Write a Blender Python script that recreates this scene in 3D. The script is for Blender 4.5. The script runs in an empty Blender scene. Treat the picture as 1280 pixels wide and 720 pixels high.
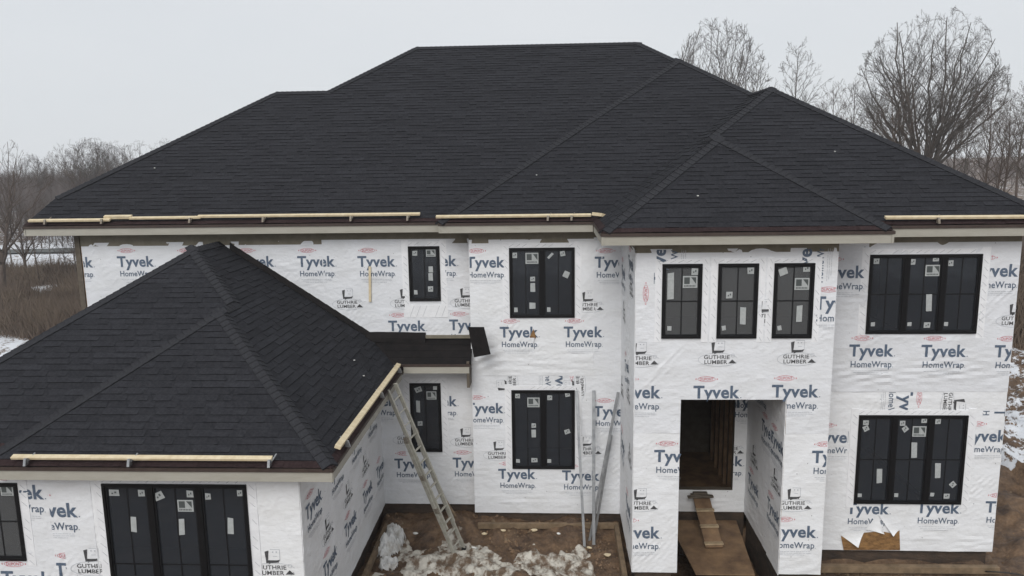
import bpy, bmesh, math, random
from mathutils import Vector, Matrix, noise
R = math.radians
rnd = random.Random(7)
scene = bpy.context.scene
col = scene.collection
H = 8.5                                    # eye height of the drone above the mud

# ------------------------------------------------------------------ camera
cam_d = bpy.data.cameras.new("camera")
cam = bpy.data.objects.new("camera", cam_d)
col.objects.link(cam)
F, PITCH, ROLL, YAW = 951.37, .1657, -.0144, .0512
cam_d.sensor_fit = 'HORIZONTAL'
cam_d.sensor_width = 36
cam_d.lens = 36 * F / 1280
cam_d.clip_start = .1
cam_d.clip_end = 4000
_r = Vector((math.cos(YAW), math.sin(YAW), 0))
_f = Vector((-math.sin(YAW) * math.cos(PITCH), math.cos(YAW) * math.cos(PITCH), -math.sin(PITCH)))
_u = _r.cross(_f)
cx = _r * math.cos(ROLL) + _u * math.sin(ROLL)
cy = _u * math.cos(ROLL) - _r * math.sin(ROLL)
m = Matrix((cx, cy, -_f)).transposed().to_4x4()
m.translation = Vector((0, 0, H))
cam.matrix_world = m
scene.camera = cam

# ------------------------------------------------------------------ sky and sun (overcast)
SUN_EL, SUN_AZ = R(40), R(195)             # azimuth from +Y clockwise: behind the camera, a little left
world = bpy.data.worlds.new("World")
scene.world = world
world.use_nodes = True
wt = world.node_tree
for n in list(wt.nodes): wt.nodes.remove(n)
wn = wt.nodes.new
sky = wn('ShaderNodeTexSky'); sky.sky_type = 'NISHITA'; sky.sun_disc = False
sky.sun_elevation = SUN_EL; sky.sun_rotation = SUN_AZ
b1 = wn('ShaderNodeBackground'); b1.inputs[1].default_value = .05
wt.links.new(sky.outputs[0], b1.inputs[0])
tc = wn('ShaderNodeTexCoord'); nz = wn('ShaderNodeTexNoise'); nz.inputs['Scale'].default_value = 1.6
nz.inputs['Detail'].default_value = 5
mp = wn('ShaderNodeMapping'); mp.inputs['Scale'].default_value = (1, 1, 2.6)
wt.links.new(tc.outputs['Generated'], mp.inputs[0]); wt.links.new(mp.outputs[0], nz.inputs['Vector'])
cr = wn('ShaderNodeValToRGB')
cr.color_ramp.elements[0].position = .3; cr.color_ramp.elements[0].color = (.80, .84, .885, 1)
cr.color_ramp.elements[1].position = .75; cr.color_ramp.elements[1].color = (.88, .905, .935, 1)
wt.links.new(nz.outputs[0], cr.inputs[0])
b2 = wn('ShaderNodeBackground'); b2.inputs[1].default_value = .66
wt.links.new(cr.outputs[0], b2.inputs[0])
mx = wn('ShaderNodeMixShader'); mx.inputs[0].default_value = .93
wt.links.new(b1.outputs[0], mx.inputs[1]); wt.links.new(b2.outputs[0], mx.inputs[2])
wo = wn('ShaderNodeOutputWorld'); wt.links.new(mx.outputs[0], wo.inputs[0])
sd = bpy.data.lights.new("sun", 'SUN'); sd.energy = 1.5; sd.angle = R(40); sd.color = (1, .97, .93)
so = bpy.data.objects.new("sun", sd); col.objects.link(so)
sv = Vector((math.sin(SUN_AZ) * math.cos(SUN_EL), math.cos(SUN_AZ) * math.cos(SUN_EL), math.sin(SUN_EL)))
so.rotation_euler = sv.to_track_quat('Z', 'Y').to_euler()
so.location = sv * 60
scene.view_settings.view_transform = 'Standard'
scene.view_settings.look = 'None'
scene.view_settings.exposure = .45
scene.view_settings.gamma = 1
scene.cycles.volume_bounces = 3

# ------------------------------------------------------------------ materials
def mat(name, c, rough=.7, noise_c=None, nscale=8, detail=6, bump=0, bscale=None, bstretch=(1, 1, 1), metal=0, spec=.5, attr=None, mixr=(.35, .65)):
    m = bpy.data.materials.new(name); m.use_nodes = True
    t = m.node_tree; p = t.nodes['Principled BSDF']
    p.inputs['Roughness'].default_value = rough; p.inputs['Metallic'].default_value = metal
    p.inputs['Specular IOR Level'].default_value = spec
    p.inputs['Base Color'].default_value = (*c, 1)
    out = None
    if noise_c or bump:
        tcn = t.nodes.new('ShaderNodeTexCoord'); mpn = t.nodes.new('ShaderNodeMapping')
        t.links.new(tcn.outputs['Object'], mpn.inputs[0]); mpn.inputs['Scale'].default_value = bstretch
    if noise_c:
        n = t.nodes.new('ShaderNodeTexNoise'); n.inputs['Scale'].default_value = nscale; n.inputs['Detail'].default_value = detail
        n.inputs['Roughness'].default_value = .65
        t.links.new(mpn.outputs[0], n.inputs['Vector'])
        r = t.nodes.new('ShaderNodeValToRGB')
        r.color_ramp.elements[0].position = mixr[0]; r.color_ramp.elements[0].color = (*c, 1)
        r.color_ramp.elements[1].position = mixr[1]; r.color_ramp.elements[1].color = (*noise_c, 1)
        t.links.new(n.outputs[0], r.inputs[0]); out = r.outputs[0]
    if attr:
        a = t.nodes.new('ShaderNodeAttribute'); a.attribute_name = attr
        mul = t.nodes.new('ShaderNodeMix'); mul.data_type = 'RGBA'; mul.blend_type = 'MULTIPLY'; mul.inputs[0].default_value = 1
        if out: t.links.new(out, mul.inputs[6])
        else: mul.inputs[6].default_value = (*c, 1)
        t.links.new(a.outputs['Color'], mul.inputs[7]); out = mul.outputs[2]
    if out: t.links.new(out, p.inputs['Base Color'])
    if bump:
        n2 = t.nodes.new('ShaderNodeTexNoise'); n2.inputs['Scale'].default_value = bscale or nscale; n2.inputs['Detail'].default_value = 8
        t.links.new(mpn.outputs[0], n2.inputs['Vector'])
        b = t.nodes.new('ShaderNodeBump'); b.inputs['Strength'].default_value = bump; b.inputs['Distance'].default_value = .02
        t.links.new(n2.outputs[0], b.inputs['Height']); t.links.new(b.outputs[0], p.inputs['Normal'])
    return m
M = {}
M['wrap'] = mat('house_wrap', (.775, .795, .835), .5, (.71, .725, .75), 1.7, 8, .55, 9, (1, 1, 1.6))
_t = M['wrap'].node_tree; _p = _t.nodes['Principled BSDF']; _l = _p.inputs['Base Color'].links[0].from_socket
_oi = _t.nodes.new('ShaderNodeObjectInfo'); _rp = _t.nodes.new('ShaderNodeValToRGB')
_rp.color_ramp.elements[0].color = (.90, .90, .90, 1); _rp.color_ramp.elements[1].color = (1.04, 1.03, 1.0, 1)
_mm = _t.nodes.new('ShaderNodeMix'); _mm.data_type = 'RGBA'; _mm.blend_type = 'MULTIPLY'; _mm.inputs[0].default_value = 1
_t.links.new(_oi.outputs['Random'], _rp.inputs[0]); _t.links.new(_l, _mm.inputs[6]); _t.links.new(_rp.outputs[0], _mm.inputs[7]); _t.links.new(_mm.outputs[2], _p.inputs['Base Color'])
_vo = _t.nodes.new('ShaderNodeTexVoronoi'); _vo.inputs['Scale'].default_value = 4.2; _tc = _t.nodes.new('ShaderNodeTexCoord'); _t.links.new(_tc.outputs['Object'], _vo.inputs['Vector'])
_lt = _t.nodes.new('ShaderNodeMath'); _lt.operation = 'LESS_THAN'; _lt.inputs[1].default_value = .045; _t.links.new(_vo.outputs['Distance'], _lt.inputs[0])
_m3 = _t.nodes.new('ShaderNodeMix'); _m3.data_type = 'RGBA'; _m3.inputs[7].default_value = (.3, .3, .31, 1); _t.links.new(_lt.outputs[0], _m3.inputs[0]); _t.links.new(_mm.outputs[2], _m3.inputs[6]); _t.links.new(_m3.outputs[2], _p.inputs['Base Color'])
M['tape'] = mat('flashing_tape', (.80, .81, .83), .45, (.72, .73, .75), 6, 4, .2, 30)
M['ink'] = mat('print_navy', (.06, .09, .14), .6, (.11, .145, .20), 30, 4)
M['ink_black'] = mat('print_black', (.035, .037, .04), .6, (.08, .08, .085), 30, 4)
M['ink_red'] = mat('print_red', (.48, .07, .10), .6, (.56, .16, .19), 40, 4)
M['ink_grey'] = mat('print_grey', (.42, .44, .47), .6)
M['ink_faint'] = mat('tape_print', (.38, .40, .42), .6, (.6, .61, .63), 12, 4)
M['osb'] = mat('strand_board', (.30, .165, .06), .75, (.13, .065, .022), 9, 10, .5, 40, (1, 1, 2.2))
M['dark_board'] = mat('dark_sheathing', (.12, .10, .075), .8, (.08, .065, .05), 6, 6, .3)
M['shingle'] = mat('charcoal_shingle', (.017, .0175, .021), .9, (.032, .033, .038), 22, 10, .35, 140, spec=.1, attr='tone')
M['cap'] = mat('ridge_cap_shingle', (.024, .0245, .028), .9, (.038, .039, .044), 22, 8, .35, 140, spec=.1)
M['felt'] = mat('black_underlayment', (.009, .0085, .009), .7, (.016, .014, .014), 5, 5, .3, 20, spec=.1)
M['drip'] = mat('brown_drip_edge', (.035, .022, .018), .6, (.05, .033, .026), 8, 4)
M['fascia'] = mat('primed_fascia', (.36, .345, .30), .7, (.32, .305, .26), 3, 6, .1, 30, (1, 1, 4))
M['soffit'] = mat('bare_soffit', (.20, .18, .14), .85, (.15, .135, .10), 5, 6)
M['frame'] = mat('black_window_frame', (.005, .005, .006), .5, spec=.2)
M['muntin'] = mat('dark_muntin', (.006, .0065, .008), .5, spec=.3)
M['sticker'] = mat('paper_sticker', (.40, .42, .42), .6, (.33, .35, .35), 20, 4)
M['sticker_dark'] = mat('sticker_ink', (.06, .07, .07), .6)
M['pine'] = mat('new_pine', (.66, .57, .40), .65, (.54, .44, .28), 9, 8, .2, 40, (1, 1, 1))
M['old_wood'] = mat('wet_lumber', (.22, .155, .095), .75, (.12, .085, .05), 5, 8, .4, 30, (1, 1, 1))
M['cleat'] = mat('dirty_cleat', (.42, .33, .21), .75, (.26, .19, .12), 6, 8, .3, 30)
M['ply'] = mat('muddy_plywood', (.23, .145, .08), .7, (.10, .06, .035), 2.4, 10, .3, 12)
M['steel'] = mat('galvanised_strip', (.42, .43, .44), .35, (.26, .27, .28), 5, 6, .1, 30, metal=.75)
M['bracket'] = mat('rusty_bracket', (.16, .13, .10), .6, (.28, .26, .22), 20, 5, metal=.3)
M['ladder'] = mat('fibreglass_rail', (.42, .41, .36), .55, (.29, .28, .24), 9, 8)
M['concrete'] = mat('muddy_footing', (.075, .05, .034), .85, (.028, .02, .015), 2.6, 10, .8, 12, (1, 1, 2))
M['interior'] = mat('interior_board', (.06, .058, .06), .9, (.035, .034, .036), 3, 6)
M['plastic'] = mat('dirty_plastic', (.62, .62, .61), .4, (.36, .32, .27), 3.2, 8, .5, 12, mixr=(.5, .7))
M['slush'] = mat('dirty_slush', (.50, .475, .42), .5, (.12, .08, .05), 3.0, 14, .9, 9, (1.6, 1, 1), mixr=(.45, .58))
M['bark'] = mat('grey_bark', (.125, .11, .10), .9, (.07, .062, .058), 3, 6)
M['bark2'] = mat('brown_bark', (.10, .075, .06), .9, (.06, .045, .038), 3, 6)
M['bark3'] = mat('purple_twigs', (.135, .115, .11), .95)
M['brush'] = mat('dry_brush', (.15, .115, .085), .95, (.085, .062, .05), .5, 5)
M['paper'] = mat('white_scrap', (.7, .7, .68), .6)
M['hose'] = mat('black_hose', (.012, .012, .013), .45)
M['road'] = mat('wet_asphalt', (.06, .065, .065), .6, (.09, .095, .09), 1, 5)

def pane_mat(name, c, alpha, rough=.04):
    m = bpy.data.materials.new(name); m.use_nodes = True
    t = m.node_tree; p = t.nodes['Principled BSDF']
    p.inputs['Base Color'].default_value = (*c, 1); p.inputs['Roughness'].default_value = rough
    p.inputs['IOR'].default_value = 1.05
    tr = t.nodes.new('ShaderNodeBsdfTransparent'); tr.inputs[0].default_value = (.82, .86, .88, 1)
    gl = t.nodes.new('ShaderNodeBsdfGlossy'); gl.inputs['Roughness'].default_value = rough
    fr = t.nodes.new('ShaderNodeFresnel'); fr.inputs[0].default_value = 1.45
    a = t.nodes.new('ShaderNodeMixShader'); a.inputs[0].default_value = alpha
    t.links.new(tr.outputs[0], a.inputs[1]); t.links.new(p.outputs[0], a.inputs[2])
    b = t.nodes.new('ShaderNodeMixShader')
    n = t.nodes.new('ShaderNodeTexNoise'); n.inputs['Scale'].default_value = 1.1
    bp = t.nodes.new('ShaderNodeBump'); bp.inputs['Strength'].default_value = .08
    t.links.new(n.outputs[0], bp.inputs['Height']); t.links.new(bp.outputs[0], gl.inputs['Normal'])
    t.links.new(fr.outputs[0], b.inputs[0]); t.links.new(a.outputs[0], b.inputs[1]); t.links.new(gl.outputs[0], b.inputs[2])
    t.links.new(b.outputs[0], t.nodes['Material Output'].inputs[0])
    return m
M['glass'] = pane_mat('window_glass', (.030, .035, .043), .75)
M['glass_daylit'] = pane_mat('daylit_tint_glass', (.12, .125, .13), .6, .12)  # pane colour made greyer to stand in for inner daylight and reflections

def ground_mat():
    m = bpy.data.materials.new('ground'); m.use_nodes = True
    t = m.node_tree; p = t.nodes['Principled BSDF']; N = t.nodes.new; Lk = t.links.new
    tcn = N('ShaderNodeTexCoord')
    def nz(s, d=8, st=(1, 1, 1)):
        mpn = N('ShaderNodeMapping'); mpn.inputs['Scale'].default_value = st
        Lk(tcn.outputs['Object'], mpn.inputs[0])
        n = N('ShaderNodeTexNoise'); n.inputs['Scale'].default_value = s; n.inputs['Detail'].default_value = d
        n.inputs['Roughness'].default_value = .7
        Lk(mpn.outputs[0], n.inputs['Vector']); return n.outputs[0]
    def ramp(i, a, b, ca, cb):
        r = N('ShaderNodeValToRGB'); e = r.color_ramp.elements
        e[0].position = a; e[0].color = (*ca, 1); e[1].position = b; e[1].color = (*cb, 1)
        Lk(i, r.inputs[0]); return r.outputs[0]
    mud = ramp(nz(2.2), .34, .66, (.05, .030, .019), (.19, .125, .075))
    mud2 = ramp(nz(14), .3, .7, (.55, .5, .45), (1.3, 1.25, 1.2))
    mm = N('ShaderNodeMix'); mm.data_type = 'RGBA'; mm.blend_type = 'MULTIPLY'; mm.inputs[0].default_value = 1
    Lk(mud, mm.inputs[6]); Lk(mud2, mm.inputs[7])
    snow = ramp(nz(.5), .3, .7, (.62, .65, .70), (.74, .76, .79))
    att = N('ShaderNodeAttribute'); att.attribute_name = 'snow'
    add = N('ShaderNodeMath'); add.operation = 'ADD'
    Lk(att.outputs['Fac'], add.inputs[0])
    ns = N('ShaderNodeMath'); ns.operation = 'MULTIPLY_ADD'; ns.inputs[1].default_value = 1.5; ns.inputs[2].default_value = -.75
    Lk(nz(1.1, 12, (1, .5, 1)), ns.inputs[0]); ns2 = N('ShaderNodeMath'); ns2.operation = 'MULTIPLY_ADD'; ns2.inputs[1].default_value = 1.1; Lk(nz(5.5, 12), ns2.inputs[0]); sb_ = N('ShaderNodeMath'); sb_.operation = 'SUBTRACT'; sb_.inputs[1].default_value = .55; Lk(ns.outputs[0], sb_.inputs[0]); Lk(sb_.outputs[0], ns2.inputs[2]); Lk(ns2.outputs[0], add.inputs[1])
    k = N('ShaderNodeValToRGB'); k.color_ramp.elements[0].position = .47; k.color_ramp.elements[1].position = .55
    Lk(add.outputs[0], k.inputs[0])
    f = N('ShaderNodeMix'); f.data_type = 'RGBA'; Lk(k.outputs[0], f.inputs[0]); Lk(mm.outputs[2], f.inputs[6]); Lk(snow, f.inputs[7])
    Lk(f.outputs[2], p.inputs['Base Color']); rr_ = ramp(nz(1.3), .4, .6, (.35, .35, .35), (.85, .85, .85)); Lk(rr_, p.inputs['Roughness'])
    b = N('ShaderNodeBump'); b.inputs['Strength'].default_value = .9; b.inputs['Distance'].default_value = .06
    Lk(nz(9, 12), b.inputs['Height']); Lk(b.outputs[0], p.inputs['Normal'])
    return m
M['ground'] = ground_mat()

# ------------------------------------------------------------------ helpers
def tag(o, label=None, cat=None, group=None, kind=None):
    if label: o['label'] = label
    if cat: o['category'] = cat
    if group: o['group'] = group
    if kind: o['kind'] = kind
    return o
def empty(name, loc, label, cat, group=None):
    o = bpy.data.objects.new(name, None); col.objects.link(o); o.location = loc
    o.empty_display_size = .3
    return tag(o, label, cat, group)
class MB:
    def __init__(s): s.v = []; s.f = []; s.mi = []
    def poly(s, pts, mi=0):
        b = len(s.v); s.v += [tuple(p) for p in pts]; s.f.append(tuple(range(b, b + len(pts)))); s.mi.append(mi)
    def hexa(s, P, mi=0):                       # 8 corners: bottom ring then top ring
        b = len(s.v); s.v += [tuple(p) for p in P]
        for q in ((3, 2, 1, 0), (4, 5, 6, 7), (0, 1, 5, 4), (1, 2, 6, 5), (2, 3, 7, 6), (3, 0, 4, 7)):
            s.f.append(tuple(b + i for i in q)); s.mi.append(mi)
    def box(s, a, b, mi=0):
        x0, y0, z0 = a; x1, y1, z1 = b
        s.hexa([(x0, y0, z0), (x1, y0, z0), (x1, y1, z0), (x0, y1, z0), (x0, y0, z1), (x1, y0, z1), (x1, y1, z1), (x0, y1, z1)], mi)
    def beam(s, a, b, w, h, up=Vector((0, 0, 1)), mi=0):   # bar from a to b
        a = Vector(a); b = Vector(b); d = (b - a).normalized(); sd_ = d.cross(up)
        if sd_.length < 1e-4: sd_ = d.cross(Vector((1, 0, 0)))
        sd_.normalize(); u = sd_.cross(d).normalized()
        P = []
        for c in (a, b):
            for i, j in ((-1, -1), (1, -1), (1, 1), (-1, 1)): P.append(c + sd_ * w / 2 * i + u * h / 2 * j)
        s.hexa([P[0], P[1], P[2], P[3], P[4], P[5], P[6], P[7]], mi)
    def tube(s, pts, rad, n=8, mi=0):
        rings = []
        for i, p in enumerate(pts):
            p = Vector(p); d = (Vector(pts[min(i + 1, len(pts) - 1)]) - Vector(pts[max(i - 1, 0)])).normalized()
            a = d.orthogonal().normalized(); b = d.cross(a); r = rad[i] if isinstance(rad, (list, tuple)) else rad
            base = len(s.v)
            for k in range(n):
                t = 2 * math.pi * k / n; s.v.append(tuple(p + (a * math.cos(t) + b * math.sin(t)) * r))
            rings.append(base)
        for i in range(len(rings) - 1):
            # align ring seams
            for k in range(n):
                a0 = rings[i] + k; a1 = rings[i] + (k + 1) % n; b0 = rings[i + 1] + k; b1 = rings[i + 1] + (k + 1) % n
                s.f.append((a0, a1, b1, b0)); s.mi.append(mi)
        s.f.append(tuple(rings[0] + k for k in range(n))[::-1]); s.mi.append(mi)
        s.f.append(tuple(rings[-1] + k for k in range(n))); s.mi.append(mi)
    def build(s, name, mats, parent=None, smooth=False, label=None, kind=None, bevel=0, loc=None):
        me = bpy.data.meshes.new(name)
        me.from_pydata(s.v, [], s.f)
        if not isinstance(mats, (list, tuple)): mats = [mats]
        for k in mats: me.materials.append(k)
        if len(mats) > 1: me.polygons.foreach_set('material_index', s.mi)
        if smooth: me.polygons.foreach_set('use_smooth', [True] * len(me.polygons))
        me.update()
        o = bpy.data.objects.new(name, me); col.objects.link(o)
        if parent is not None: o.parent = parent; o.location = -root_loc(parent)
        if label: o['label'] = label
        if kind: o['kind'] = kind
        if bevel:
            b = o.modifiers.new('bevel', 'BEVEL'); b.width = bevel; b.segments = 2; b.limit_method = 'ANGLE'
        return o
def root_loc(o):                                # world position of a parent (all unrotated), geometry is in world coordinates
    l = Vector((0, 0, 0))
    while o is not None: l = l + o.location; o = o.parent
    return l
def clip_poly(poly, axis, val, keep_less):
    out = []
    n = len(poly)
    for i in range(n):
        a = poly[i]; b = poly[(i + 1) % n]
        ia = (a[axis] <= val) if keep_less else (a[axis] >= val)
        ib = (b[axis] <= val) if keep_less else (b[axis] >= val)
        if ia: out.append(a)
        if ia != ib:
            t = (val - a[axis]) / (b[axis] - a[axis])
            out.append(tuple(a[k] + (b[k] - a[k]) * t for k in range(2)))
    return out
def clip_convex(poly, conv):                    # conv: counter-clockwise convex polygon
    for i in range(len(conv)):
        if len(poly) < 3: return []
        ax, ay = conv[i]; bx, by = conv[(i + 1) % len(conv)]
        nx, ny = -(by - ay), bx - ax
        out = []
        for j in range(len(poly)):
            p = poly[j]; q = poly[(j + 1) % len(poly)]
            dp = (p[0] - ax) * nx + (p[1] - ay) * ny; dq = (q[0] - ax) * nx + (q[1] - ay) * ny
            if dp >= 0: out.append(p)
            if (dp >= 0) != (dq >= 0):
                t = dp / (dp - dq); out.append((p[0] + (q[0] - p[0]) * t, p[1] + (q[1] - p[1]) * t))
        poly = out
    return poly

# ------------------------------------------------------------------ the house
house = empty('house', (0, 20, 0), 'large two storey house under construction wrapped in white printed sheeting with black shingle hip roofs', 'house')
ZB = .485                                       # lower edge of the wrap
YB, YC, YE, YR, YG = 16.884, 16.60, 13.946, 14.965, 11.129
XL, XG, XC0, XE0, XE1, XR1 = -10.87, -3.98, -1.79, 1.573, 5.205, 9.01
OX0, OX1, OZ = 2.442, 4.405, 4.016
ZS = 6.985                                      # fascia bottom / soffit of upper roof
ZSG = 3.735                                     # the same of the garage roof

# --- text prototypes (2D polygons in metres): list of (ink index, triangle)
def text_tris(body, width, height, bold=0, squeeze=None):
    cu = bpy.data.curves.new('txt', 'FONT'); cu.body = body; cu.size = 1; cu.offset = bold; cu.resolution_u = 3
    cu.space_character = 1.04
    ob = bpy.data.objects.new('txt', cu); col.objects.link(ob)
    dg = bpy.context.evaluated_depsgraph_get()
    me = bpy.data.meshes.new_from_object(ob.evaluated_get(dg))
    me.calc_loop_triangles()
    vs = [v.co.copy() for v in me.vertices]
    tr = [[vs[i] for i in t.vertices] for t in me.loop_triangles]
    bpy.data.objects.remove(ob); bpy.data.curves.remove(cu); bpy.data.meshes.remove(me)
    x0 = min(v.x for v in vs); x1 = max(v.x for v in vs)
    sx = width / (x1 - x0)
    sy = height / .73                            # cap height of the built-in face is about .73 of the size
    return [[((p.x - x0) * sx, p.y * sy) for p in t] for t in tr]
def shift(tris, dx, dy, ink): return [(ink, [(x + dx, y + dy) for x, y in t]) for t in tris]
def rect2(x0, y0, x1, y1, ink): return [(ink, [(x0, y0), (x1, y0), (x1, y1)]), (ink, [(x0, y0), (x1, y1), (x0, y1)])]
def ring2(cx_, cy_, rx, ry, w, ink, n=28, a0=0, a1=360):
    o = []
    for i in range(n):
        p = R(a0 + (a1 - a0) * i / n); q = R(a0 + (a1 - a0) * (i + 1) / n)
        A = (cx_ + rx * math.cos(p), cy_ + ry * math.sin(p)); B = (cx_ + rx * math.cos(q), cy_ + ry * math.sin(q))
        C = (cx_ + (rx - w) * math.cos(q), cy_ + (ry - w) * math.sin(q)); D = (cx_ + (rx - w) * math.cos(p), cy_ + (ry - w) * math.sin(p))
        o += [(ink, [A, B, C]), (ink, [A, C, D])]
    return o
T_BLOCK = shift(text_tris('Tyvek', .86, .245, .028), -.43, 0, 0) + \
    shift(text_tris('HomeWrap', .79, .13, .013), -.385, -.225, 0) + \
    rect2(.445, -.004, .462, .014, 0) + rect2(.42, -.225, .432, -.213, 0)
T_BLOCK += ring2(-.19, .365, .165, .052, .007, 2) + shift(text_tris('DUPONT', .25, .058, .006), -.315, .337, 2)
for q in (-1, 1):
    T_BLOCK += [(2, [(-.19 + q * .19, .385), (-.19 + q * .19, .345), (-.19 + q * .21, .365)][::1 if q < 0 else -1])]
for k, (a, b) in enumerate(((-.36, .34), (-.33, .36), (-.26, .22))):
    x = a
    while x < b:
        w_ = rnd.uniform(.03, .09)
        T_BLOCK += rect2(x, -.300 - k * .035, min(x + w_, b), -.292 - k * .035, 3); x += w_ + .012
G_BLOCK = shift(text_tris('GUTHRIE', .47, .075, .012), -.26, .085, 1) + shift(text_tris('LUMBER', .42, .075, .012), -.25, -.01, 1)
G_BLOCK += [(1, [(.19, 0), (.34, 0), (.26, .075)])] + ring2(0, .07, .37, .13, .007, 3, 30, 20, 340)
G_BLOCK += ring2(.27, .15, .035, .035, .006, 3, 12)
# the log-like block above the name: dark left side and foot, pale face with a few strokes
G_BLOCK += [(1, [(-.13, .39), (-.085, .20), (-.065, .41)]), (1, [(-.13, .39), (-.11, .19), (-.085, .20)]),
            (1, [(-.10, .245), (-.07, .175), (-.02, .20)]), (1, [(-.10, .245), (-.02, .20), (.10, .245)]), (1, [(-.02, .20), (.06, .205), (.10, .245)]),
            (1, [(.05, .24), (.08, .20), (.12, .26)])]
G_BLOCK += rect2(-.04, .425, .115, .432, 3) + rect2(.110, .26, .117, .43, 3) + rect2(-.01, .375, .012, .395, 3) + rect2(.05, .375, .072, .395, 3) + rect2(.0, .31, .07, .318, 3)
BLOCK = {'H': shift(text_tris('T', .16, .245, .028), -.43, 0, 0) + shift(text_tris('H', .09, .13, .013), -.385, -.225, 0), 'T': T_BLOCK, 'G': G_BLOCK, 'D': [q for q in T_BLOCK if q[0] == 2]}

def wrinkle(u, z, seed, folds):
    h = .005 * noise.noise(Vector((u * 2.3 + seed, z * .9, seed)))
    r = 1 - abs(noise.noise(Vector((u * 1.3 + .5 * z, z * 1.7 - .4 * u + seed, seed * 2.1)))) * 2.4
    h += .006 * max(r, 0) ** 5
    r = 1 - abs(noise.noise(Vector((u * .6 + seed, z * 3.2 + .6 * u, seed * 1.3)))) * 2.6
    h += .006 * max(r, 0) ** 6
    for (uc, zc, ang, rl, rw, amp, wl) in folds:
        c, s = math.cos(R(ang)), math.sin(R(ang))
        a = (u - uc) * c + (z - zc) * s; b = -(u - uc) * s + (z - zc) * c
        g = math.exp(-(a / rl) ** 2 - (b / rw) ** 2)
        if g > .02:
            h += amp * g * (math.sin(6.283 * b / wl + 2.2 * noise.noise(Vector((a * 1.2, b * 2, seed)))) * .5 + .5)
    return h

class Face:
    """A flat wall face: P(u, z, d) puts wall coordinates plus an outward distance into the world."""
    def __init__(s, O, U, N): s.O = Vector(O); s.U = Vector(U); s.N = Vector(N)
    def P(s, u, z, d=0): return tuple(s.O + s.U * u + s.N * d + Vector((0, 0, z)))

def hole_rects(u0, u1, z0, z1, holes):
    """split a rectangle minus holes into rectangles"""
    us = sorted({u0, u1} | {min(max(h[0], u0), u1) for h in holes} | {min(max(h[1], u0), u1) for h in holes})
    zs = sorted({z0, z1} | {min(max(h[2], z0), z1) for h in holes} | {min(max(h[3], z0), z1) for h in holes})
    out = []
    for a, b in zip(us, us[1:]):
        for c, d in zip(zs, zs[1:]):
            m_, n_ = (a + b) / 2, (c + d) / 2
            if not any(h[0] < m_ < h[1] and h[2] < n_ < h[3] for h in holes): out.append((a, b, c, d))
    return out

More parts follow.
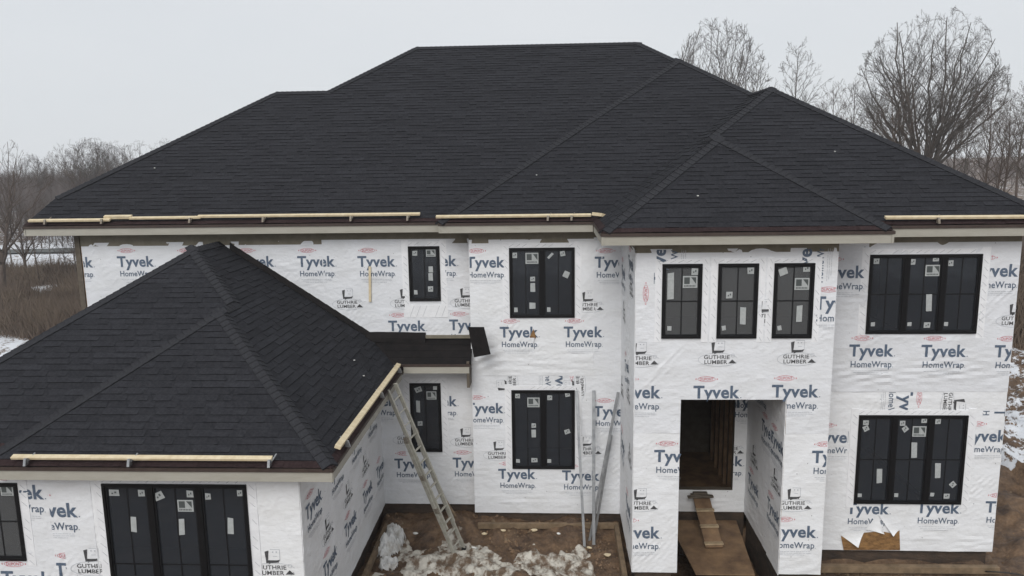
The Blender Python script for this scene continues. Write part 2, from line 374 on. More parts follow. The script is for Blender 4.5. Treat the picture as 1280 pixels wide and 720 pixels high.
def make_wall(face, u0, u1, z0, z1, holes, sheets, prints, label=None, seed=1, step=.07, dep=.16, sheath='osb'):
    mb = MB()
    for a, b, c, d in hole_rects(u0, u1, z0 + .02, z1, holes):
        P = face.P
        mb.hexa([P(a, c, 0), P(b, c, 0), P(b, c, -dep), P(a, c, -dep), P(a, d, 0), P(b, d, 0), P(b, d, -dep), P(a, d, -dep)])
    wall = mb.build('wall', M[sheath], house, label=label)
    fr_ = random.Random(seed * 13)
    for k, (a, b, c, d, lift, folds) in enumerate(sheets):
        folds = list(folds) + [(fr_.uniform(a, b), fr_.uniform(c, d), fr_.choice((fr_.uniform(-12, 12), fr_.uniform(25, 65), fr_.uniform(-65, -25))), fr_.uniform(.35, .9), fr_.uniform(.06, .2), fr_.uniform(.006, .013), fr_.uniform(.07, .14)) for _ in range(int((b - a) * (d - c) * .45) + 1)]
        sb = MB(); idx = {}
        def vert(u, z, sb=sb, idx=idx, lift=lift, folds=folds, k=k, ):
            key = (round(u, 4), round(z, 4))
            if key not in idx:
                hh = wrinkle(u, z, seed + k * 3.7, folds)
                idx[key] = len(sb.v); sb.v.append(face.P(u, z, lift + .004 + hh))
            return idx[key]
        def cuts(lo, hi, marks):
            L = [lo] + [q for q in sorted(set(marks)) if lo < q < hi] + [hi]
            o = []
            for p, q in zip(L, L[1:]):
                n = max(1, round((q - p) / step))
                o += [p + (q - p) * i / n for i in range(n)]
            return o + [hi]
        U_ = cuts(a, b, [h[0] for h in holes] + [h[1] for h in holes]); Z_ = cuts(c, d, [h[2] for h in holes] + [h[3] for h in holes])
        for i in range(len(U_) - 1):
            for j in range(len(Z_) - 1):
                mu, mz = (U_[i] + U_[i + 1]) / 2, (Z_[j] + Z_[j + 1]) / 2
                if any(h[0] < mu < h[1] and h[2] < mz < h[3] for h in holes): continue
                q = [vert(U_[i], Z_[j]), vert(U_[i + 1], Z_[j]), vert(U_[i + 1], Z_[j + 1]), vert(U_[i], Z_[j + 1])]
                sb.f.append(tuple(q)); sb.mi.append(0)
        # lip along the bottom and both sides
        for i in range(len(U_) - 1):
            if (round(U_[i], 4), round(Z_[0], 4)) in idx and (round(U_[i + 1], 4), round(Z_[0], 4)) in idx:
                p0, p1 = sb.v[idx[(round(U_[i], 4), round(Z_[0], 4))]], sb.v[idx[(round(U_[i + 1], 4), round(Z_[0], 4))]]
                sb.poly([face.P(U_[i], Z_[0], .001), face.P(U_[i + 1], Z_[0], .001), p1, p0])
        for side in (0, -1):
            for j in range(len(Z_) - 1):
                k0 = (round(U_[side], 4), round(Z_[j], 4)); k1 = (round(U_[side], 4), round(Z_[j + 1], 4))
                if k0 in idx and k1 in idx:
                    q = [face.P(U_[side], Z_[j], .001), sb.v[idx[k0]], sb.v[idx[k1]], face.P(U_[side], Z_[j + 1], .001)]
                    sb.poly(q if side == 0 else q[::-1])
        sb.build('house_wrap', M['wrap'], wall, smooth=False)
        # prints on this sheet
        pm = MB()
        def emit(poly, ink, depth=0):
            if len(poly) < 3: return
            for t in range(1, len(poly) - 1):
                tri = [poly[0], poly[t], poly[t + 1]]
                st = [tri]
                while st:
                    q = st.pop()
                    L = [math.hypot(q[i][0] - q[(i + 1) % 3][0], q[i][1] - q[(i + 1) % 3][1]) for i in range(3)]
                    i = L.index(max(L))
                    if L[i] > .09:
                        p, r_, w_ = q[i], q[(i + 1) % 3], q[(i + 2) % 3]; mid = ((p[0] + r_[0]) / 2, (p[1] + r_[1]) / 2)
                        st += [[p, mid, w_], [mid, r_, w_]]
                    else:
                        pm.poly([face.P(x, z, lift + .0095 + wrinkle(x, z, seed + k * 3.7, folds)) for x, z in q], ink)
        for pr in prints:
            kind, pu, pz = pr[:3]
            rot = pr[3] if len(pr) > 3 and pr[3] is not None else 0
            lim = pr[4] if len(pr) > 4 else None
            want = pr[5] if len(pr) > 5 else None
            if want is not None and want != k: continue
            if not (a - .6 < pu < b + .6 and c - .6 < pz < d + .6): continue
            ca, sa = math.cos(R(rot)), math.sin(R(rot))
            A, B, C, D = a + .012, b - .012, c + .012, d - .012
            if lim: A = max(A, lim[0]); B = min(B, lim[1])
            for ink, t in BLOCK[kind]:
                q = [(pu + x * ca - y * sa, pz + x * sa + y * ca) for x, y in t]
                if any(x < A or x > B or z < C or z > D for x, z in q):
                    q = clip_poly(q, 0, B, True); q = clip_poly(q, 0, A, False) if q else q
                    q = clip_poly(q, 1, D, True) if q else q; q = clip_poly(q, 1, C, False) if q else q
                if not q: continue
                mx_, mz_ = sum(v[0] for v in q) / len(q), sum(v[1] for v in q) / len(q)
                if any(h[0] < mx_ < h[1] and h[2] < mz_ < h[3] for h in holes): continue
                emit(q, ink)
        if pm.f: pm.build('wrap_print', [M['ink'], M['ink_black'], M['ink_red'], M['ink_grey']], wall)
    return wall

def tape_around(face, wall, u0, u1, z0, z1, w=.15, below=.0, seed=0, full=True):
    """flashing tape with slanted dashes round an opening"""
    r = random.Random(seed); tp = MB(); ds = MB()
    segs = [(u0 - w, u0, z0 - w * .6, z1 + w * .9), (u1, u1 + w, z0 - w * .6, z1 + w * .9), (u0, u1, z1, z1 + w * .7)]
    if below: segs.append((u0 - w, u1 + w, z0 - below, z0 - w * .6))
    for a, b, c, d in segs:
        d0 = .019
        for s0, s1, s2, s3 in ((a, b, c, d),):
            P = face.P
            tp.hexa([P(s0, s2, d0 - .02), P(s1, s2, d0 - .02), P(s1, s2, d0), P(s0, s2, d0), P(s0, s3, d0 - .02), P(s1, s3, d0 - .02), P(s1, s3, d0), P(s0, s3, d0)])
        vertical = (d - c) > (b - a)
        t = c if vertical else a
        end = d if vertical else b
        while t < end - .12:
            L = .085
            if vertical: p, q = (a + .035 + r.uniform(-.01, .02), t + .10), (b - .03, t + .02)
            else: p, q = (t, c + .02), (t + .1, d - .02)
            if r.random() < .85:
                dx, dz = q[0] - p[0], q[1] - p[1]; ll = math.hypot(dx, dz); nx, nz_ = -dz / ll * .0045, dx / ll * .0045
                ds.poly([face.P(p[0] - nx, p[1] - nz_, .0225), face.P(q[0] - nx, q[1] - nz_, .0225), face.P(q[0] + nx, q[1] + nz_, .0225), face.P(p[0] + nx, p[1] + nz_, .0225)])
            t += .145
    tp.build('flashing_tape', M['tape'], wall)
    ds.build('tape_print', M['ink_faint'], wall)

def window(face, u0, u1, z0, z1, n, muntin_h=True, stickers=(), glass='glass', label=None, muntin_v=True):
    P = face.P
    fr = MB()
    def bar(a, b, c, d, n0, n1): fr.hexa([P(a, c, n1), P(b, c, n1), P(b, c, n0), P(a, c, n0), P(a, d, n1), P(b, d, n1), P(b, d, n0), P(a, d, n0)])
    ft, out, inn = .05, .045, -.10
    bar(u0, u1, z1 - ft, z1, inn, out); bar(u0, u1, z0, z0 + ft, inn, out)
    bar(u0, u0 + ft, z0 + ft, z1 - ft, inn, out); bar(u1 - ft, u1, z0 + ft, z1 - ft, inn, out)
    w = (u1 - u0) / n
    for i in range(1, n):
        c = u0 + i * w; bar(c - .05, c + .05, z0 + ft, z1 - ft, inn, out - .004)
    win = fr.build('window', M['frame'], house, label=label, bevel=.006)
    for i in range(n):
        a = u0 + i * w + (ft if i == 0 else .05); b = u0 + (i + 1) * w - (ft if i == n - 1 else .05)
        c, d = z0 + ft, z1 - ft
        sf = MB(); st = .024
        for q in ((a, b, d - st, d), (a, b, c, c + st), (a, a + st, c + st, d - st), (b - st, b, c + st, d - st)):
            sf.hexa([P(q[0], q[2], .022), P(q[1], q[2], .022), P(q[1], q[2], -.03), P(q[0], q[2], -.03), P(q[0], q[3], .022), P(q[1], q[3], .022), P(q[1], q[3], -.03), P(q[0], q[3], -.03)])
        sf.build('sash', M['muntin'], win)
        g = MB(); g.poly([P(a + st * .8, c + st * .8, -.002), P(b - st * .8, c + st * .8, -.002), P(b - st * .8, d - st * .8, -.002), P(a + st * .8, d - st * .8, -.002)])
        g.build('pane', M[glass], win)
        mt = MB(); mid = (a + b) / 2; hm = c + (d - c) * .5
        if muntin_v: mt.hexa([P(mid - .011, c + st, .004), P(mid + .011, c + st, .004), P(mid + .011, c + st, -.001), P(mid - .011, c + st, -.001), P(mid - .011, d - st, .004), P(mid + .011, d - st, .004), P(mid + .011, d - st, -.001), P(mid - .011, d - st, -.001)])
        if muntin_h: mt.hexa([P(a + st, hm - .011, .0055), P(b - st, hm - .011, .0055), P(b - st, hm - .011, -.0015), P(a + st, hm - .011, -.0015), P(a + st, hm + .011, .0055), P(b - st, hm + .011, .0055), P(b - st, hm + .011, -.0015), P(a + st, hm + .011, -.0015)])
        if mt.f: mt.build('muntin', M['muntin'], win)
    for s_ in stickers:
        u, z, w_, h_, rot = s_[:5]; logo = len(s_) > 5
        ca, sa = math.cos(R(rot)), math.sin(R(rot)); sm = MB()
        def q2(x, y, d): return P(u + x * ca - y * sa, z + x * sa + y * ca, d)
        def rc(x0, y0, x1, y1, d, mi): sm.poly([q2(x0, y0, d), q2(x1, y0, d), q2(x1, y1, d), q2(x0, y1, d)], mi)
        k = random.Random(int((u + z) * 977)); j = lambda: k.uniform(-.08, .08)
        x, y = w_ / 2, h_ / 2
        if not logo:
            sm.poly([q2(-x * (1 + j()), -y * (1 + j()), .012), q2(x * (1 + j()), -y * (1 + j()), .009), q2(x * (1 + j()), y * (1 + j()), .013), q2(-x * (1 + j()), y * (1 + j()), .010)], 0)
            if w_ > .09 and h_ < .13:
                rc(-x * .5, -y * .4, -x * .15, y * .1, .0145, 1); rc(x * .1, -y * .1, x * .5, y * .5, .0145, 1)
        else:
            rc(-x, -y, x, y, .010, 0)
            rc(-x * .82, -y * .35, -x * .05, y * .78, .0125, 1)
            sm.poly([q2(x * .12, y * .78, .0125), q2(x * .82, -y * .35, .0125), q2(x * .82, y * .78, .0125)], 1)
            xx = -x * .8
            while xx < x * .75: rc(xx, -y * .8, xx + x * .13, -y * .55, .0125, 1); xx += x * .2
        sm.build('sticker', [M['sticker'], M['sticker_dark']], win)
    return win

FB = Face((0, YB, 0), (1, 0, 0), (0, -1, 0)); FC = Face((0, YC, 0), (1, 0, 0), (0, -1, 0))
FE = Face((0, YE, 0), (1, 0, 0), (0, -1, 0)); FR = Face((0, YR, 0), (1, 0, 0), (0, -1, 0))
FG = Face((0, YG, 0), (1, 0, 0), (0, -1, 0))
FGS = Face((XG, 0, 0), (0, 1, 0), (1, 0, 0))          # garage side, u = world y
FES = Face((XE0, 0, 0), (0, -1, 0), (-1, 0, 0))       # entry left side, u = -y
FRC = Face((OX1, 0, 0), (0, -1, 0), (-1, 0, 0))       # recess right wall

W = dict(
    slU=(-3.191, -2.479, 5.389, 6.639), slL=(-3.273, -2.549, 1.792, 3.460),
    cU=(-.905, .533, 5.05, 6.615), cL=(-.899, .534, 1.506, 3.383),
    e1=(2.049, 2.778, 5.199, 6.597), e2=(3.061, 3.793, 5.199, 6.597), e3=(4.069, 4.794, 5.199, 6.597),
    rU=(6.181, 8.296, 5.04, 6.61), rL=(6.162, 8.294, 1.488, 3.374),
    g1=(-7.164, -4.812, .75, 3.523), g2=(-10.05, -8.556, 2.178, 3.523))
cenU = [(-0.78, 6.45, 0.105, 0.122, 0), (-0.4, 6.38, 0.29, 0.244, 0, 'L'), (-0.39, 5.92, 0.105, 0.105, 0), (-0.39, 5.73, 0.105, 0.192, 0), (-0.4, 5.32, 0.14, 0.14, 0), (-0.77, 5.23, 0.079, 0.105, 0), (-0.04, 5.23, 0.079, 0.105, 0), (0.0, 6.43, 0.052, 0.157, -45), (0.27, 6.48, 0.105, 0.105, 10), (0.35, 6.02, 0.122, 0.14, -25)]
cenL = [(-0.76, 3.24, 0.105, 0.105, 0), (-0.4, 3.09, 0.279, 0.227, 0, 'L'), (-0.03, 3.2, 0.105, 0.105, 0), (0.37, 3.27, 0.105, 0.087, 10), (-0.4, 2.54, 0.105, 0.105, 0), (-0.4, 2.35, 0.105, 0.175, 0), (-0.39, 1.71, 0.14, 0.105, 0), (-0.77, 1.69, 0.087, 0.087, 0), (-0.05, 1.69, 0.087, 0.087, 0), (0.36, 2.4, 0.122, 0.105, 20)]
slU = [(-3.04, 6.48, 0.107, 0.107, 0), (-2.68, 6.48, 0.213, 0.16, 0, 'L'), (-2.69, 6.11, 0.098, 0.142, 0), (-2.7, 5.94, 0.098, 0.178, 0), (-2.71, 5.66, 0.115, 0.124, 0), (-3.05, 5.59, 0.08, 0.098, 0)]
slL = [(-3.07, 3.3, 0.16, 0.124, 20), (-2.77, 3.16, 0.231, 0.195, 0, 'L'), (-2.68, 3.35, 0.089, 0.107, 0), (-3.09, 2.89, 0.089, 0.284, 0), (-3.06, 2.48, 0.107, 0.107, 0), (-3.1, 1.97, 0.071, 0.071, 0)]
e1 = [(2.64, 6.45, 0.117, 0.117, 0), (2.56, 6.26, 0.264, 0.22, 0, 'L'), (2.21, 6.18, 0.117, 0.499, 0), (2.2, 5.39, 0.073, 0.088, 0)]
e2 = [(3.65, 6.46, 0.117, 0.117, 0), (3.28, 6.01, 0.117, 0.117, 0), (3.54, 5.62, 0.103, 0.323, 0), (3.2, 5.39, 0.073, 0.088, 10)]
e3 = [(4.23, 6.44, 0.147, 0.132, 20), (4.65, 6.49, 0.117, 0.117, 0), (4.58, 6.21, 0.264, 0.22, 0, 'L'), (4.56, 5.66, 0.103, 0.308, 0), (4.21, 5.39, 0.073, 0.088, 10)]
rU = [(6.31, 6.48, 0.102, 0.11, 0), (7.0, 6.46, 0.102, 0.11, 0), (7.43, 6.51, 0.11, 0.079, 0), (7.39, 6.29, 0.283, 0.22, 0, 'L'), (7.71, 6.43, 0.11, 0.11, 0), (7.36, 5.66, 0.11, 0.33, 3), (6.32, 5.23, 0.079, 0.079, 0), (7.02, 5.23, 0.079, 0.079, 0), (7.36, 5.21, 0.126, 0.11, 0), (7.72, 5.23, 0.079, 0.079, 0)]
rL = [(6.31, 3.21, 0.11, 0.094, 0), (6.32, 3.09, 0.11, 0.11, 30), (7.03, 3.2, 0.11, 0.11, 0), (7.09, 3.08, 0.11, 0.11, 40), (7.45, 3.26, 0.11, 0.11, 0), (7.37, 3.03, 0.268, 0.22, 0, 'L'), (7.72, 3.24, 0.11, 0.11, 0), (7.3, 2.64, 0.11, 0.315, 3), (6.65, 2.08, 0.11, 0.315, 3), (7.79, 2.2, 0.11, 0.315, 3), (8.11, 1.91, 0.11, 0.11, 45), (8.01, 1.66, 0.11, 0.11, 0), (6.28, 1.66, 0.079, 0.079, 0), (7.01, 1.67, 0.079, 0.079, 0), (7.72, 1.69, 0.079, 0.079, 0)]
g1 = [(-6.98, 3.36, 0.164, 0.105, 0), (-6.53, 3.36, 0.105, 0.105, 0), (-6.25, 3.31, 0.152, 0.129, 25), (-5.74, 3.35, 0.105, 0.117, 0), (-5.83, 3.15, 0.257, 0.199, 0, 'L'), (-5.45, 3.31, 0.094, 0.105, 0), (-4.93, 3.37, 0.094, 0.105, 0), (-6.71, 2.83, 0.094, 0.269, -3), (-5.92, 2.79, 0.094, 0.281, -3), (-5.12, 2.81, 0.094, 0.281, -3)]
g2 = [(-8.75, 3.38, 0.211, 0.164, 0, 'L')]

# --- walls
ZT = 7.12
wb = make_wall(FB, XL, XC0 + .1, ZB, ZT, [W['slU'], W['slL']],
    [(XL + .12, -5.15, 3.9, 6.78, .004, []), (-5.15, XC0 + .0, 3.75, 6.80, .008, [(-4.6, 5.0, 35, .5, .3, .008, .09)]), (XG, XC0, ZB, 3.75, .002, [(-3, 1.0, 5, .8, .3, .006, .12)])],
    [('T', -10.94, 6.22), ('T', -9.5, 6.23), ('T', -8.1, 6.22), ('T', -6.7, 6.21), ('T', -5.3, 6.2, 0, (-12, -4.7), 1), ('T', -5.3, 6.2, 0, None, 0), ('T', -3.92, 6.19, 0, (-5, 0), 1), ('T', -2.53, 6.19, 0, (-2.36, 0)), ('T', -3.28, 4.7), ('T', -1.88, 4.72),
     ('T', -4.03, 2.91), ('T', -2.61, 2.91, 0, (-2.42, 0)), ('T', -3.27, 1.38), ('T', -1.89, 1.41), ('G', -4.61, 5.25), ('G', -3.28, 5.26, 0, (-4, -3.3)), ('G', -1.91, 5.27), ('G', -1.99, 1.96), ('G', -3.35, 2.0, 0, (-4, -3.4))], seed=1)
wc = make_wall(FC, XC0, XE0 + .1, ZB - .07, ZT, [W['cU'], W['cL']],
    [(XC0, .95, 3.72, 6.80, .008, [(-.2, 3.98, 3, 1.3, .28, .013, .11), (.4, 4.1, -6, 1.0, .2, .008, .07), (-1.45, 4.12, 25, .35, .28, .035, .22), (.1, 5.0, 0, .5, .07, .012, .08)]), (.95, XE0, 3.72, 6.83, .010, []),
     (XC0, XE0, ZB - .07, 3.72, .003, [(-.3, .7, 0, 1.4, .16, .012, .13), (-1, .75, 5, .5, .15, .01, .1)])],
    [('T', -1.43, 6.19), ('T', 1.4, 6.17, 0, (0, 1.5)), ('T', -.71, 4.61), ('T', .72, 4.61, 0, None), ('T', -1.51, 2.84), ('T', 1.39, 2.77), ('T', -.8, 1.26), ('T', .67, 1.23),
     ('G', .83, 5.22, 0, (.7, 2)), ('G', .8, 1.87, 0, (.72, 2)), ('T', .10, 3.60, -90, None, 2), ('G', -.8, 3.50, 90, None, 2), ('G', .72, 3.5, 90, None, 2), ('G', -1.2, 1.75, 0, (-2, -1.05))], seed=5)
we = make_wall(FE, XE0, XE1, ZB, ZT, [W['e1'], W['e2'], W['e3'], (OX0, OX1, -1, OZ)],
    [(XE0, XE1, 3.35, 6.87, .006, [(4.9, 5.3, 20, .4, .3, .006, .1), (1.9, 5.5, 10, .4, .3, .006, .1)]), (XE0, XE1, ZB, 3.35, .002, [(1.95, .9, 40, .5, .3, .009, .09), (2.0, 3.0, 30, .4, .3, .006, .1), (4.9, .9, 20, .5, .2, .006, .1)])],
    [('T', 1.63, 4.05), ('T', 3.1, 4.05), ('T', 4.55, 4.07), ('T', 2.39, 2.78), ('T', 1.67, 1.21), ('T', 5.35, 2.78), ('T', 4.65, 1.26), ('T', 5.25, 5.74),
     ('G', 1.67, 4.7), ('G', 3.11, 4.72), ('G', 4.56, 4.73), ('G', 4.63, 1.84), ('G', 1.71, 1.81), ('D', 2.12, 6.24, 90), ('T', 2.1, 6.66, 90, (1.9, 2.6)), ('T', 4.72, 6.62, 90, (4.3, 5.2)), ('G', 3.95, 5.5, 0, (3.87, 4.0))], seed=9)
wr = make_wall(FR, XE1 - .1, XR1, ZB - .03, ZT, [W['rU'], W['rL']],
    [(XE1, XR1, 3.86, 6.84, .009, [(7.2, 4.25, 8, 1.6, .3, .017, .13), (6.0, 4.15, -8, .8, .3, .015, .12), (8.4, 4.2, -4, .7, .25, .013, .11), (7.6, 4.9, -3, 1.0, .08, .010, .08)]),
     (XE1, XR1, ZB - .03, 3.86, .003, [(8.0, .8, 2, 1, .15, .011, .11), (7, 3.7, 0, 1.5, .08, .009, .1), (8.3, 1.2, 25, .5, .2, .006, .1)])],
    [('T', 6.32, 4.59), ('T', 7.71, 4.58), ('T', 9.11, 4.57), ('T', 5.67, 6.16), ('T', 8.56, 6.17, 0, (8.46, 9)), ('T', 5.72, 2.79, 0, (5, 5.98)), ('T', 8.65, 2.83, 0, (8.47, 9)), ('T', 6.46, 1.26), ('T', 7.86, 1.29), ('T', 9.22, 1.32),
     ('G', 9.02, 5.22), ('T', 6.95, 3.55, -90, None, 1), ('G', 7.8, 3.58, -90, None, 1), ('H', 8.80, 3.08, -90, None, 1)], seed=13)
wg = make_wall(FG, -12.3, XG, ZB, 3.95, [W['g1'], W['g2']],
    [(-12.3, -8.08, ZB, 3.95, .006, []), (-8.08, -7.36, ZB, 3.95, .011, []), (-7.36, XG, ZB, 3.95, .004, [])],
    [('T', -8.57, 3.25, 0, None, 0), ('T', -8.04, 2.95, 0, None, 1), ('T', -7.68, 1.91, 0, (-9, -7.90), 1), ('G', -4.47, 1.99), ('G', -7.46, 1.98, 0, (-8, -7.2)), ('T', -8.6, 1.75, 0, None, 0), ('T', -7.2, .7)], seed=17)
wgs = make_wall(FGS, YG, YB, ZB - .03, 3.95, [],
    [(YG, 12.9, ZB - .03, 3.95, .008, [(12, 2, 80, 1.5, .4, .006, .16)]), (12.9, YB, ZB - .03, 3.95, .004, [(14.5, 2, 70, 1.5, .6, .006, .18)])],
    [('T', 11.75, 2.80), ('T', 13.15, 2.80), ('T', 14.57, 2.80), ('T', 16.0, 2.80), ('T', 12.45, 1.39), ('T', 13.87, 1.39), ('T', 15.3, 1.40), ('T', 16.6, 1.41), ('G', 12.4, 1.95), ('G', 13.8, 1.97), ('G', 15.2, 2.0),
     ('G', 11.75, 3.45), ('G', 13.1, 3.45), ('G', 14.6, 3.45)], seed=21)
wes = make_wall(FES, -YC, -YE, ZB, ZT, [],
    [(-YC, -YE, ZB, 6.86, .006, [(-15.3, 4, 85, 3, .5, .007, .2)])],
    [('G', -15.93, 5.13), ('T', -15.2, 4.2, 12), ('G', -14.94, 3.68), ('T', -15.98, 2.25, -8), ('G', -14.5, 2.5), ('T', -14.69, 1.38), ('T', -16.2, 6.0), ('G', -14.6, 5.9), ('G', -16.2, 3.4), ('T', -14.7, 6.4)], seed=25)
wrc = make_wall(FRC, -YC, -YE - .16, ZB, 4.6, [],
    [(-YC, -14.75, ZB, 4.6, .004, []), (-14.75, -YE - .0, ZB - .03, 4.6, .009, [])],
    [('T', -15.02, 2.9), ('T', -15.9, 1.34), ('T', -14.41, 1.46), ('G', -15.92, 1.92), ('G', -14.34, 2.05), ('T', -15.6, 3.6, 5), ('T', -14.35, 2.9)], seed=29)
# inner back wall of the porch with the door void
DX0, DX1, DZ0, DZ1 = 2.85, 4.05, .84, 3.3
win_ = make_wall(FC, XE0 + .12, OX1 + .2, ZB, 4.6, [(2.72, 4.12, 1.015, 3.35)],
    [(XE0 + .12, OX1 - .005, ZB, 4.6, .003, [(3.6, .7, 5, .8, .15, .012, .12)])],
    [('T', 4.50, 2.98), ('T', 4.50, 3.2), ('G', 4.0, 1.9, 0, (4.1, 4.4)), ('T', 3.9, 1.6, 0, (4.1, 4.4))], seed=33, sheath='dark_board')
# unseen outer walls that close the volume
mb = MB()
mb.box((XL, YB + .17, ZB), (XL + .15, 30.0, ZT)); mb.box((XR1 - .155, YR + .17, ZB), (XR1 - .005, 30.0, ZT)); mb.box((XL, 30.0, ZB), (XR1, 30.15, ZT))
mb.box((-12.3, YG + .17, ZB), (-12.15, YB - .01, 3.9))
mb.build('wall', M['wrap'], house)
mb = MB(); mb.box((XL + .11, YB - .012, 6.7), (XC0, YB + .001, 6.99)); mb.box((XC0, YC - .012, 6.72), (XE0 - .02, YC + .001, 6.992)); mb.box((XE0, YE - .012, 6.8), (XE1, YE + .001, 6.994)); mb.box((XE1 + .02, YR - .012, 6.75), (XR1 - .01, YR + .001, 6.996)); mb.box((XE0 - .014, YE, 6.8), (XE0 + .001, YC - .02, 6.994))
mb.build('frieze_board', M['soffit'], house, label='bare brown strip between wrap and eaves')
# corner returns and corner boards
mb = MB(); mb.box((XL - .02, YB - .03, ZB), (XL + .10, YB + .12, ZT - .02)); mb.build('corner_board', M['dark_board'], house, label='bare brown corner board at the left end')
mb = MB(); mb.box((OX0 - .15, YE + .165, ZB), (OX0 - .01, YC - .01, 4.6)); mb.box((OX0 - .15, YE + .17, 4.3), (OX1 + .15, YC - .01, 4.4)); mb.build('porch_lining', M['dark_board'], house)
for k, (f_, w_, q) in enumerate(((FB, wb, 'slU'), (FB, wb, 'slL'), (FC, wc, 'cU'), (FC, wc, 'cL'), (FE, we, 'e1'), (FE, we, 'e2'), (FE, we, 'e3'), (FR, wr, 'rU'), (FR, wr, 'rL'), (FG, wg, 'g1'), (FG, wg, 'g2'))):
    tape_around(f_, w_, *W[q], w=.125 if q[0] in 'e' else .15, below=.38 if q == 'slU' else 0, seed=k)
window(FB, *W['slU'], 1, False, slU); window(FB, *W['slL'], 1, False, slL)
window(FC, *W['cU'], 2, False, cenU); window(FC, *W['cL'], 2, False, cenL)
window(FE, *W['e1'], 1, True, e1, 'glass_daylit'); window(FE, *W['e2'], 1, True, e2, 'glass_daylit'); window(FE, *W['e3'], 1, True, e3, 'glass_daylit')
window(FR, *W['rU'], 3, True, rU); window(FR, *W['rL'], 3, True, rL)
window(FG, *W['g1'], 3, True, g1); window(FG, *W['g2'], 2, True, g2, 'glass_daylit')
# interior: floors and partitions seen dimly through the glass
mb = MB()
mb.box((XL + .2, YB + .2, 3.95), (XR1 - .2, 29.9, 4.15)); mb.box((XE0 + .2, YE + .2, 4.62), (XE1 - .2, YC, 4.72)); mb.box((XE1, YR + .2, 3.95), (XR1 - .2, YB + .3, 4.15))
mb.box((XL + .2, YB + .2, .2), (XR1 - .2, 29.9, .4)); mb.box((-12.1, YG + .2, .2), (XG - .2, YB - .05, .4)); mb.box((XE1 - .5, YR + .2, .2), (XR1 - .2, YB + .3, .4))
mb.build('floor', M['interior'], house)
mb = MB(); mb.box((XL + .2, 20.6, .42), (XR1 - .2, 20.72, 3.9)); mb.box((XL + .2, 20.6, 4.2), (XR1 - .2, 20.72, 7.0)); mb.box((-12.1, 14.8, .42), (XG - .2, 14.9, 3.8))
mb.box((XE1 + .02, 17.2, .42), (XE1 + .12, 20.5, 3.9)); mb.box((XE0 + .1, 17.2, 4.2), (XE0 + .2, 20.5, 6.9))
mb.build('partition', M['interior'], house)

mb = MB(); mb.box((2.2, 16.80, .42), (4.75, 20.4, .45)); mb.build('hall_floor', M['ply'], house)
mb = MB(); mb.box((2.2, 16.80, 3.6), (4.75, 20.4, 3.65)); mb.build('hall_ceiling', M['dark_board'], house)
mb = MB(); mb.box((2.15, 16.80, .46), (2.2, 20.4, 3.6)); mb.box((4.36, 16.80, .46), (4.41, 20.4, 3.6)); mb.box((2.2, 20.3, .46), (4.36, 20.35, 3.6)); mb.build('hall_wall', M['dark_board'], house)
for k_ in range(6):
    mb = MB(); y_ = 17.2 + k_ * .5; mb.box((4.27, y_, .46), (4.355, y_ + .04, 3.59)); mb.build('stud', M['ply'], house)
# torn corner showing strand board below the lower right window
ob_poly = [(5.95, .78), (6.27, .61), (6.4, .85), (6.74, .89), (6.99, .84), (7.12, .91), (7.16, .475), (6.02, .465)]
mb = MB(); mb.poly([FR.P(u, z, .026) for u, z in ob_poly][::1]); 
mb.poly([FR.P(6.02, .465, .026), FR.P(7.16, .475, .026), FR.P(7.16, .475, .0), FR.P(6.02, .465, 0)]); mb.build('bare_board', M['osb'], wr, label='strand board bared by the torn wrap')
mb = MB()
def curl(A, B, C_, n=6, out=.10):
    # triangular flap from the hinge A-B to the free tip C_, curling away from the wall
    rows = []
    for r0 in range(n + 1):
        t = r0 / n; rows.append([(A[0] * (1 - t) * (1 - k / n) + B[0] * (1 - t) * (k / n) + C_[0] * t, A[1] * (1 - t) * (1 - k / n) + B[1] * (1 - t) * (k / n) + C_[1] * t, .024 + out * t * t + .012 * math.sin(5 * k / n + 3 * t) * t) for k in range(n + 1)])
    for r0 in range(n):
        for k in range(n): mb.poly([FR.P(*rows[r0][k]), FR.P(*rows[r0][k + 1]), FR.P(*rows[r0 + 1][k + 1]), FR.P(*rows[r0 + 1][k])])
curl((5.93, .80), (6.44, .92), (6.27, .57), out=.10)
curl((6.44, .92), (6.66, 1.27), (6.78, .87), out=.10)
curl((6.66, 1.27), (7.13, .93), (6.98, .80), out=.05)
mb.build('torn_flap', M['wrap'], wr, label='triangular flaps of torn white wrap')
mb = MB(); mb.poly([FC.P(u, z, .034) for u, z in ((-.47, 4.62), (-.43, 4.52), (-.33, 4.60), (-.38, 4.80))]); mb.build('bare_board', M['osb'], wc, label='small brown tear in the wrap below the upper window')
mb = MB(); mb.poly([FC.P(u, z, .05) for u, z in ((-.47, 4.60), (-.40, 4.46), (-.36, 4.60))]); mb.build('torn_flap', M['wrap'], wc)
mb = MB()
